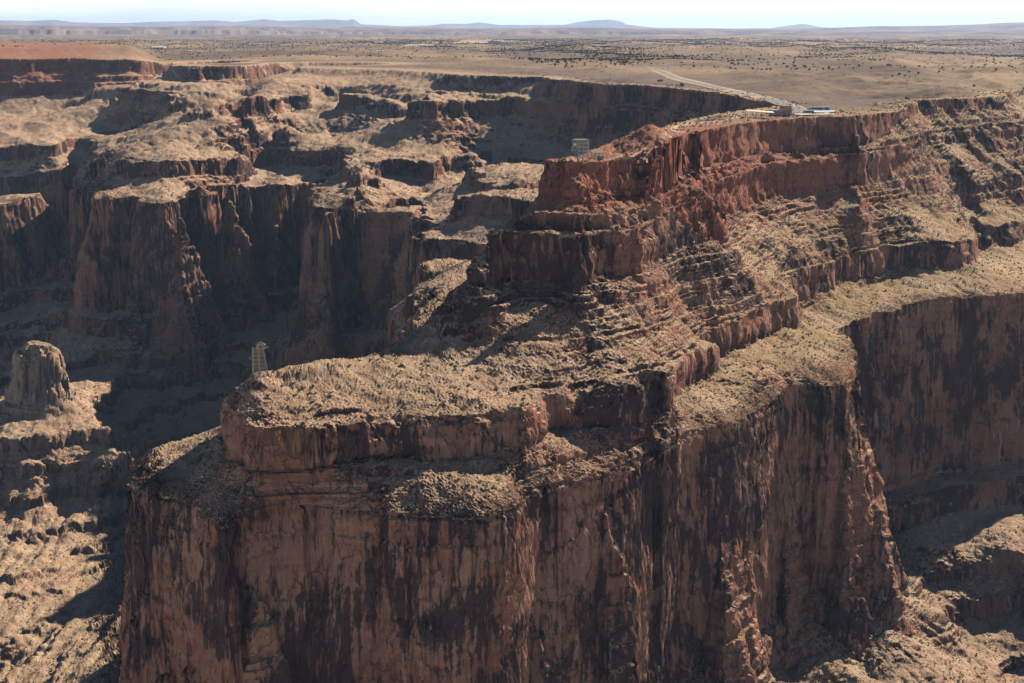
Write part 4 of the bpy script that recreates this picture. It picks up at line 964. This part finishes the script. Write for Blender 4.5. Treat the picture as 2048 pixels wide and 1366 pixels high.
# ------------------------------------------------------------------ people: skinned figures, a few pixels tall
def person(label, loc, rz, top, legs, stride=0.18):
    J = {'pel': (0, 0, 0.95, .13), 'wai': (0, 0, 1.12, .12), 'che': (0, 0, 1.36, .15), 'nek': (0, 0, 1.50, .055), 'hed': (0.01, 0, 1.60, .085), 'top': (0.01, 0, 1.70, .075)}
    E = [('pel', 'wai'), ('wai', 'che'), ('che', 'nek'), ('nek', 'hed'), ('hed', 'top')]
    for sgn, k in ((-1, 'r'), (1, 'l')):
        J.update({'hip' + k: (0, sgn * .10, 0.90, .095), 'kne' + k: (sgn * stride * .6 + .03, sgn * .11, 0.50, .065), 'ank' + k: (sgn * stride, sgn * .11, 0.08, .042), 'toe' + k: (sgn * stride + .16, sgn * .12, 0.04, .04),
                  'sho' + k: (0, sgn * .18, 1.42, .065), 'elb' + k: (-sgn * .08, sgn * .25, 1.14, .045), 'wri' + k: (-sgn * .02 + .1, sgn * .25, 0.90, .03), 'han' + k: (.13, sgn * .25, 0.82, .035)})
        E += [('pel', 'hip' + k), ('hip' + k, 'kne' + k), ('kne' + k, 'ank' + k), ('ank' + k, 'toe' + k), ('che', 'sho' + k), ('sho' + k, 'elb' + k), ('elb' + k, 'wri' + k), ('wri' + k, 'han' + k)]
    ks = list(J); me = bpy.data.meshes.new('person'); me.from_pydata([J[k][:3] for k in ks], [(ks.index(a), ks.index(b_)) for a, b_ in E], [])
    o = bpy.data.objects.new('person', me); C.objects.link(o); o.modifiers.new('skin', 'SKIN'); sd = o.modifiers.new('sub', 'SUBSURF'); sd.levels = 1; sd.render_levels = 1
    sv = me.skin_vertices[0].data if me.skin_vertices else None
    if sv is None: me.attributes.new if False else None
    if me.skin_vertices:
        for i, k in enumerate(ks): sv[i].radius = (J[k][3], J[k][3])
        sv[0].use_root = True
    me.materials.append(M['skin'])
    o.location = loc; o.rotation_euler = (0, 0, rz); tag(o, label, 'person')
    c = MB(); n = 10
    def ring(z, a, b_): return [(a * math.cos(2 * math.pi * k / n), b_ * math.sin(2 * math.pi * k / n), z) for k in range(n)]
    for nm, mat, R in (('shirt', top, [(0.88, .15, .19), (1.1, .15, .18), (1.35, .16, .23), (1.46, .11, .17)]), ('trousers', legs, [(0.45, .12, .2), (0.75, .15, .21), (0.98, .16, .2)])):
        q = MB(); vs = []
        for r_ in R: vs += ring(*r_)
        q.add(vs, [(i * n + k, i * n + (k + 1) % n, (i + 1) * n + (k + 1) % n, (i + 1) * n + k) for i in range(len(R) - 1) for k in range(n)] + [tuple(range(n))[::-1], tuple(range((len(R) - 1) * n, len(R) * n))]); q.build(nm, mat, o)
    q = MB().cyl((0, 0, 1.70), 0.1, 0.08, 'z', 10); q.build('hair', 'black', o)
for (p, D, lab, top, legs) in [(1583, 1210, 'person in a dark top standing alone just right of the orange building', 'black', 'jeans'), (1588, 1209, 'person in a red top walking between the building and the road end', 'red', 'black'),
        (1591.5, 1214, 'person in a white top walking towards the parked coaches', 'wcloth', 'jeans'), (1594, 1215, 'person in dark clothes at the right of the walking group', 'black', 'black')]:
    person(lab, at(p, D, 0, 0.38), random.uniform(0, 6), top, legs)
for (p, D, lab, top) in [(1303, 934, 'person in a white top standing on the summit of the red rubble hill', 'wcloth'), (1130, 856, 'person in dark clothes standing on the flat ledge left of the headframe', 'black')]:
    person(lab, at(p, D, 0, 0.0), 1.0, top, 'jeans')

# ------------------------------------------------------------------ far buildings
def far_building(label, px, D, w, d, h, wall, roof, rz=0.0, arched=False, group=None):
    t = thing('airport_building', label, 'building', at(px, D, 0, -1.0), rz, group)
    MB().box((0, 0, h / 2), (w, d, h)).build('wall', wall, t)
    if arched:
        n = 12; v = []
        for y in (-d / 2 - 1, d / 2 + 1):
            for k in range(n + 1): a = math.pi * k / n; v.append((-(w / 2 + 1) * math.cos(a), y, h + 0.45 * h * math.sin(a)))
        f = [(k, k + 1, n + 2 + k, n + 1 + k) for k in range(n)] + [tuple(range(n + 1))[::-1], tuple(range(n + 1, 2 * n + 2))]
        MB().add(v, f).build('roof', roof, t)
    else:
        MB().add([(-w / 2 - 1, -d / 2 - 1, h), (w / 2 + 1, -d / 2 - 1, h), (w / 2 + 1, d / 2 + 1, h), (-w / 2 - 1, d / 2 + 1, h), (-w / 2 - 1, 0, h + 2.2), (w / 2 + 1, 0, h + 2.2)], [(0, 1, 5, 4), (3, 4, 5, 2), (0, 4, 3), (1, 2, 5), (0, 3, 2, 1)]).build('roof', roof, t)
    for k in range(max(1, int(w / 14))):
        MB().box((-w / 2 + 7 + 14 * k, -d / 2 - 0.1, h * 0.45), (5, 0.3, h * 0.6)).build('door', 'glass', t)
far_building('long white arched terminal hall, largest of the airport buildings', 992, 7500, 62, 30, 12, 'white', 'white', 0, True)
far_building('pale low building at the left end of the airport group', 942, 7550, 40, 16, 6, 'metal', 'metal')
far_building('grey shed just left of the arched terminal hall', 967, 7700, 44, 20, 6, 'metal', 'white', 0.1)
far_building('dark roofed building just right of the arched terminal hall', 1012, 7650, 36, 18, 7, 'metal', 'navy')
far_building('white box shaped building at the right end of the airport group', 1022, 7900, 30, 16, 7, 'white', 'metal')
far_building('lone white hangar far behind the airport group near the mesas', 1018, 10500, 70, 25, 8, 'white', 'metal')
far_building('lone reddish building standing alone left of the runway', 757, 7700, 42, 20, 12, 'orange', 'white')
far_building('low reddish building beyond the far end of the runway', 880, 9600, 60, 20, 6, 'orange', 'brownroof')
far_building('white low building beyond the red hill at the upper left', 318, 5500, 46, 22, 8, 'white', 'white')
far_building('small tan building right of the white one beyond the red hill', 338, 5400, 30, 14, 5, 'tan', 'brownroof')

# ------------------------------------------------------------------ plants and rocks
yc_ = lambda: None
dep = (Z - H) / Y; ycg = (ST + dep * CT) / (CT - dep * ST); tt_ = Y / (CT + ycg * ST); PX = 1024 + F * X / tt_; PY = 683 - F * ycg
elv = (Z - H) / np.hypot(X, Y); rmx = np.maximum.accumulate(elv, axis=1)
seen = (elv >= rmx - 0.0008) & (PX > -10) & (PX < 2058) & (PY < 1376)
NzG = normals(X, Y, Z)[..., 2]
flatm = seen & (NzG > 0.62)
rr = np.random.default_rng(11)
cellA = RR ** 2 * np.gradient(az)[:, None] * np.gradient(LR, axis=1)      # plan area of a vertex cell
def choose(mask, per_m2, nmax):
    p = (mask * per_m2 * cellA).ravel(); tot = p.sum()
    k = rr.random(p.size) < p * min(1.0, nmax / max(tot, 1)); return np.flatnonzero(k)
def clump(n, rad, h, leaf, seed):
    """a crown: many small leaf clumps through a lumpy volume"""
    g = np.random.default_rng(seed); v = []; f = []
    lob = g.normal(size=(5, 3)); lob /= np.linalg.norm(lob, axis=1, keepdims=True)
    for k in range(n):
        d = g.normal(size=3); d /= np.linalg.norm(d); rad_ = g.random() ** 0.4 * (0.75 + 0.4 * max((lob @ d).max(), 0))
        c = np.array([d[0] * rad * rad_, d[1] * rad * rad_, h * (0.5 + 0.48 * d[2] * rad_)])
        a = g.normal(size=3); a /= np.linalg.norm(a); b_ = np.cross(a, g.normal(size=3)); b_ /= np.linalg.norm(b_); s_ = leaf * g.uniform(0.6, 1.3); i = len(v)
        v += [c + a * s_, c + b_ * s_, c - a * s_, c - b_ * s_]; f.append((i, i + 1, i + 2, i + 3))
    return np.array(v), f
def rock(seed, flat=0.7):
    g = np.random.default_rng(seed); t_ = (1 + 5 ** .5) / 2
    v = np.array([(-1, t_, 0), (1, t_, 0), (-1, -t_, 0), (1, -t_, 0), (0, -1, t_), (0, 1, t_), (0, -1, -t_), (0, 1, -t_), (t_, 0, -1), (t_, 0, 1), (-t_, 0, -1), (-t_, 0, 1)], float) / 1.9
    f = [(0, 11, 5), (0, 5, 1), (0, 1, 7), (0, 7, 10), (0, 10, 11), (1, 5, 9), (5, 11, 4), (11, 10, 2), (10, 7, 6), (7, 1, 8), (3, 9, 4), (3, 4, 2), (3, 2, 6), (3, 6, 8), (3, 8, 9), (4, 9, 5), (2, 4, 11), (6, 2, 10), (8, 6, 7), (9, 8, 1)]
    return v * g.uniform(0.65, 1.2, (12, 1)) * np.array([1, g.uniform(.7, 1), flat]), f
def scatter_mesh(name, protos, locs, sizes, mat, sink=0.15):
    V_ = []; Fs = []; off = 0
    for pi, (pv0, pf) in enumerate(protos):
        sel = np.arange(pi, len(locs), len(protos))
        if not len(sel): continue
        nv = len(pv0); fa = np.array(pf); ang = rr.random(len(sel)) * 6.28; c, s_ = np.cos(ang), np.sin(ang); sz = sizes[sel]
        xx = (pv0[None, :, 0] * c[:, None] - pv0[None, :, 1] * s_[:, None]) * sz[:, None] + locs[sel, 0][:, None]
        yy = (pv0[None, :, 0] * s_[:, None] + pv0[None, :, 1] * c[:, None]) * sz[:, None] + locs[sel, 1][:, None]
        zz = (pv0[None, :, 2] - sink) * sz[:, None] + locs[sel, 2][:, None]
        V_.append(np.stack([xx, yy, zz], -1).reshape(-1, 3)); Fs.append((fa[None] + (np.arange(len(sel)) * nv)[:, None, None] + off).reshape(-1, fa.shape[1])); off += nv * len(sel)
    Va = np.concatenate(V_).astype(np.float32); Fa = np.concatenate(Fs).astype(np.int32); k = Fa.shape[1]
    me = bpy.data.meshes.new(name); me.vertices.add(len(Va)); me.vertices.foreach_set('co', Va.ravel()); me.loops.add(Fa.size); me.loops.foreach_set('vertex_index', Fa.ravel())
    me.polygons.add(len(Fa)); me.polygons.foreach_set('loop_start', np.arange(0, Fa.size, k, dtype=np.int32)); me.polygons.foreach_set('loop_total', np.full(len(Fa), k, np.int32)); me.update(calc_edges=True)
    me.materials.append(mat); o = bpy.data.objects.new(name, me); C.objects.link(o); return o
XYZ = np.stack([X, Y, Z], -1).reshape(-1, 3); Rf = RR.ravel(); Sf = S.ravel()
def individuals(name, locs, sizes, protos, label, cat, group, nmax, trunk=False):
    """the ones that show largest become objects of their own; returns the rest"""
    show = sizes / np.hypot(locs[:, 0], locs[:, 1]); order = np.argsort(-show); big, rest = order[:nmax], order[nmax:]
    for n_, k in enumerate(big):
        mesh, tr = protos[n_ % len(protos)]
        o = bpy.data.objects.new(name, mesh); C.objects.link(o); o.location = locs[k]; o.scale = (float(sizes[k]),) * 3; o.rotation_euler = (0, 0, float(rr.random() * 6.28)); tag(o, label, cat, group)
        if tr: c = bpy.data.objects.new('trunk', tr); C.objects.link(c); c.parent = o
    return rest
def mesh_of(v, f, mat, name):
    me = bpy.data.meshes.new(name); me.from_pydata([tuple(p) for p in v], [], f); me.materials.append(mat); return me
flatf = flatm.ravel()
# junipers on the plateau and upper slopes
wood = sst(perlin2(X / 520 + 5, Y / 700) + 0.5 * perlin2(X / 150, Y / 150), 0.05, 0.5)
band = sst(RR, 2400, 3200) * sst(RR, 12000, 8000) * (0.15 + 2.6 * wood * sst(az, -0.12, -0.04)[:, None])
dens_ = (0.00010 * sst(S, -110, -60) * sst(RR, 2600, 1500) * (np.abs(pline(X, Y, ROADC)) > 25) + 0.0030 * band * (S > 60))
pk = choose(flatm, dens_ * (pline(X, Y, ROADC) > 22) * (pline(X, Y, LOT) > 45), 22000)
loc = XYZ[pk]; sz = rr.uniform(1.3, 2.7, len(pk)) * (1 + 0.5 * sst(Rf[pk], 4000, 9000))
jp = []
for k in range(4):
    v, f = clump(170, 1.0, 1.5, 0.17, 40 + k); v[:, 2] += 0.15; tm = MB().beam((0, 0, -0.3), (0.05, 0.03, 0.6), 0.16).beam((0.03, 0, 0.4), (0.35, 0.2, 0.95), 0.09).beam((0.03, 0, 0.4), (-0.3, 0.15, 1.0), 0.09)
    tme = bpy.data.meshes.new('trunk'); tme.from_pydata(tm.v, [], tm.f); tme.materials.append(M['bark']); jp.append((mesh_of(v, f, M['juniper'], 'juniper_tree'), tme))
rest = individuals('juniper_tree', loc, sz, jp, 'dark green juniper bush dotting the canyon slopes and plateau', 'tree', 'junipers scattered over the plateau', 300)
sp2 = [clump(14, 0.9, 1.5, 0.50, 60 + k) for k in range(4)]
if len(rest): tag(scatter_mesh('juniper_woodland', sp2, loc[rest], sz[rest], M['juniper'], 0.0), kind='stuff')
# low desert scrub on every slope
pk = choose(flatm, 0.034 * sst(RR, 2400, 700) * np.clip(0.7 + 1.3 * perlin2(X / 30, Y / 30), 0.1, 2) * (S < 40), 60000)
loc = XYZ[pk]; sz = rr.uniform(0.4, 1.15, len(pk)) * (1 + 0.35 * sst(Rf[pk], 1000, 2000))
sp = [(mesh_of(*clump(60, 1.0, 1.0, 0.22, 80 + k), M['scrub'], 'desert_shrub'), None) for k in range(3)]
rest = individuals('desert_shrub', loc, sz, sp, 'low olive desert shrub growing on the stony slopes', 'shrub', 'shrubs dotting the stony slopes', 300)
tag(scatter_mesh('desert_scrub', [clump(10, 0.9, 0.9, 0.42, 90 + k) for k in range(4)], loc[rest], sz[rest], M['scrub'], 0.0), kind='stuff')
# broken rock on the slopes
pk = choose(seen & (NzG > 0.55), 0.020 * sst(RR, 2200, 700) * np.clip(0.5 + 1.8 * perlin2(X / 22 + 7, Y / 22), 0.05, 3) * (S < 30), 42000)
loc = XYZ[pk]; sz = rr.lognormal(-0.65, 0.45, len(pk)).clip(0.25, 2.2) * (1 + 0.3 * sst(Rf[pk], 1000, 2000))
bp = [(mesh_of(*rock(k), M['rubble'], 'boulder'), None) for k in range(6)]
rest = individuals('boulder', loc, sz, bp, 'angular tan boulder lying on the stony slopes below the cliffs', 'boulder', 'boulders fallen on the slopes', 300)
tag(scatter_mesh('rubble', [rock(20 + k) for k in range(6)], loc[rest], sz[rest], M['rubble']), kind='stuff')
# red blocks of the rubble hill and ledge
m_redrock = simple('red_rubble', (0.31, 0.12, 0.075), 0.95, var=0.35, scale=0.3)
dh = np.hypot(X - hx, Y - hy); pk = choose(seen & ((dh < 34) | ((redm > 0.5) & (S > -3))), 0.10, 2600)
if len(pk):
    loc = XYZ[pk]; sz = rr.lognormal(-0.75, 0.4, len(pk)).clip(0.2, 1.5)
    tag(scatter_mesh('red_rubble', [rock(50 + k) for k in range(6)], loc, sz, m_redrock), kind='stuff')
for p, D, s_, lab in [(1255, 884, 2.4, 'rounded red boulder on the ledge left of the two round ones'), (1294, 888, 2.0, 'round red boulder in the middle of the cliff top ledge'), (1360, 950, 2.6, 'largest rounded red boulder at the right end of the ledge'), (1372, 958, 2.1, 'rounded red boulder right beside the largest one')]:
    v, f = rock(int(p), 0.9); o = bpy.data.objects.new('boulder', mesh_of(v, f, m_redrock, 'boulder')); C.objects.link(o)
    md = o.modifiers.new('sub', 'SUBSURF'); md.levels = md.render_levels = 2
    q_ = at(p, D, -8, s_ * 0.3); o.location = q_; o.scale = (s_,) * 3; tag(o, lab, 'boulder')
print('script', time.time() - T0)
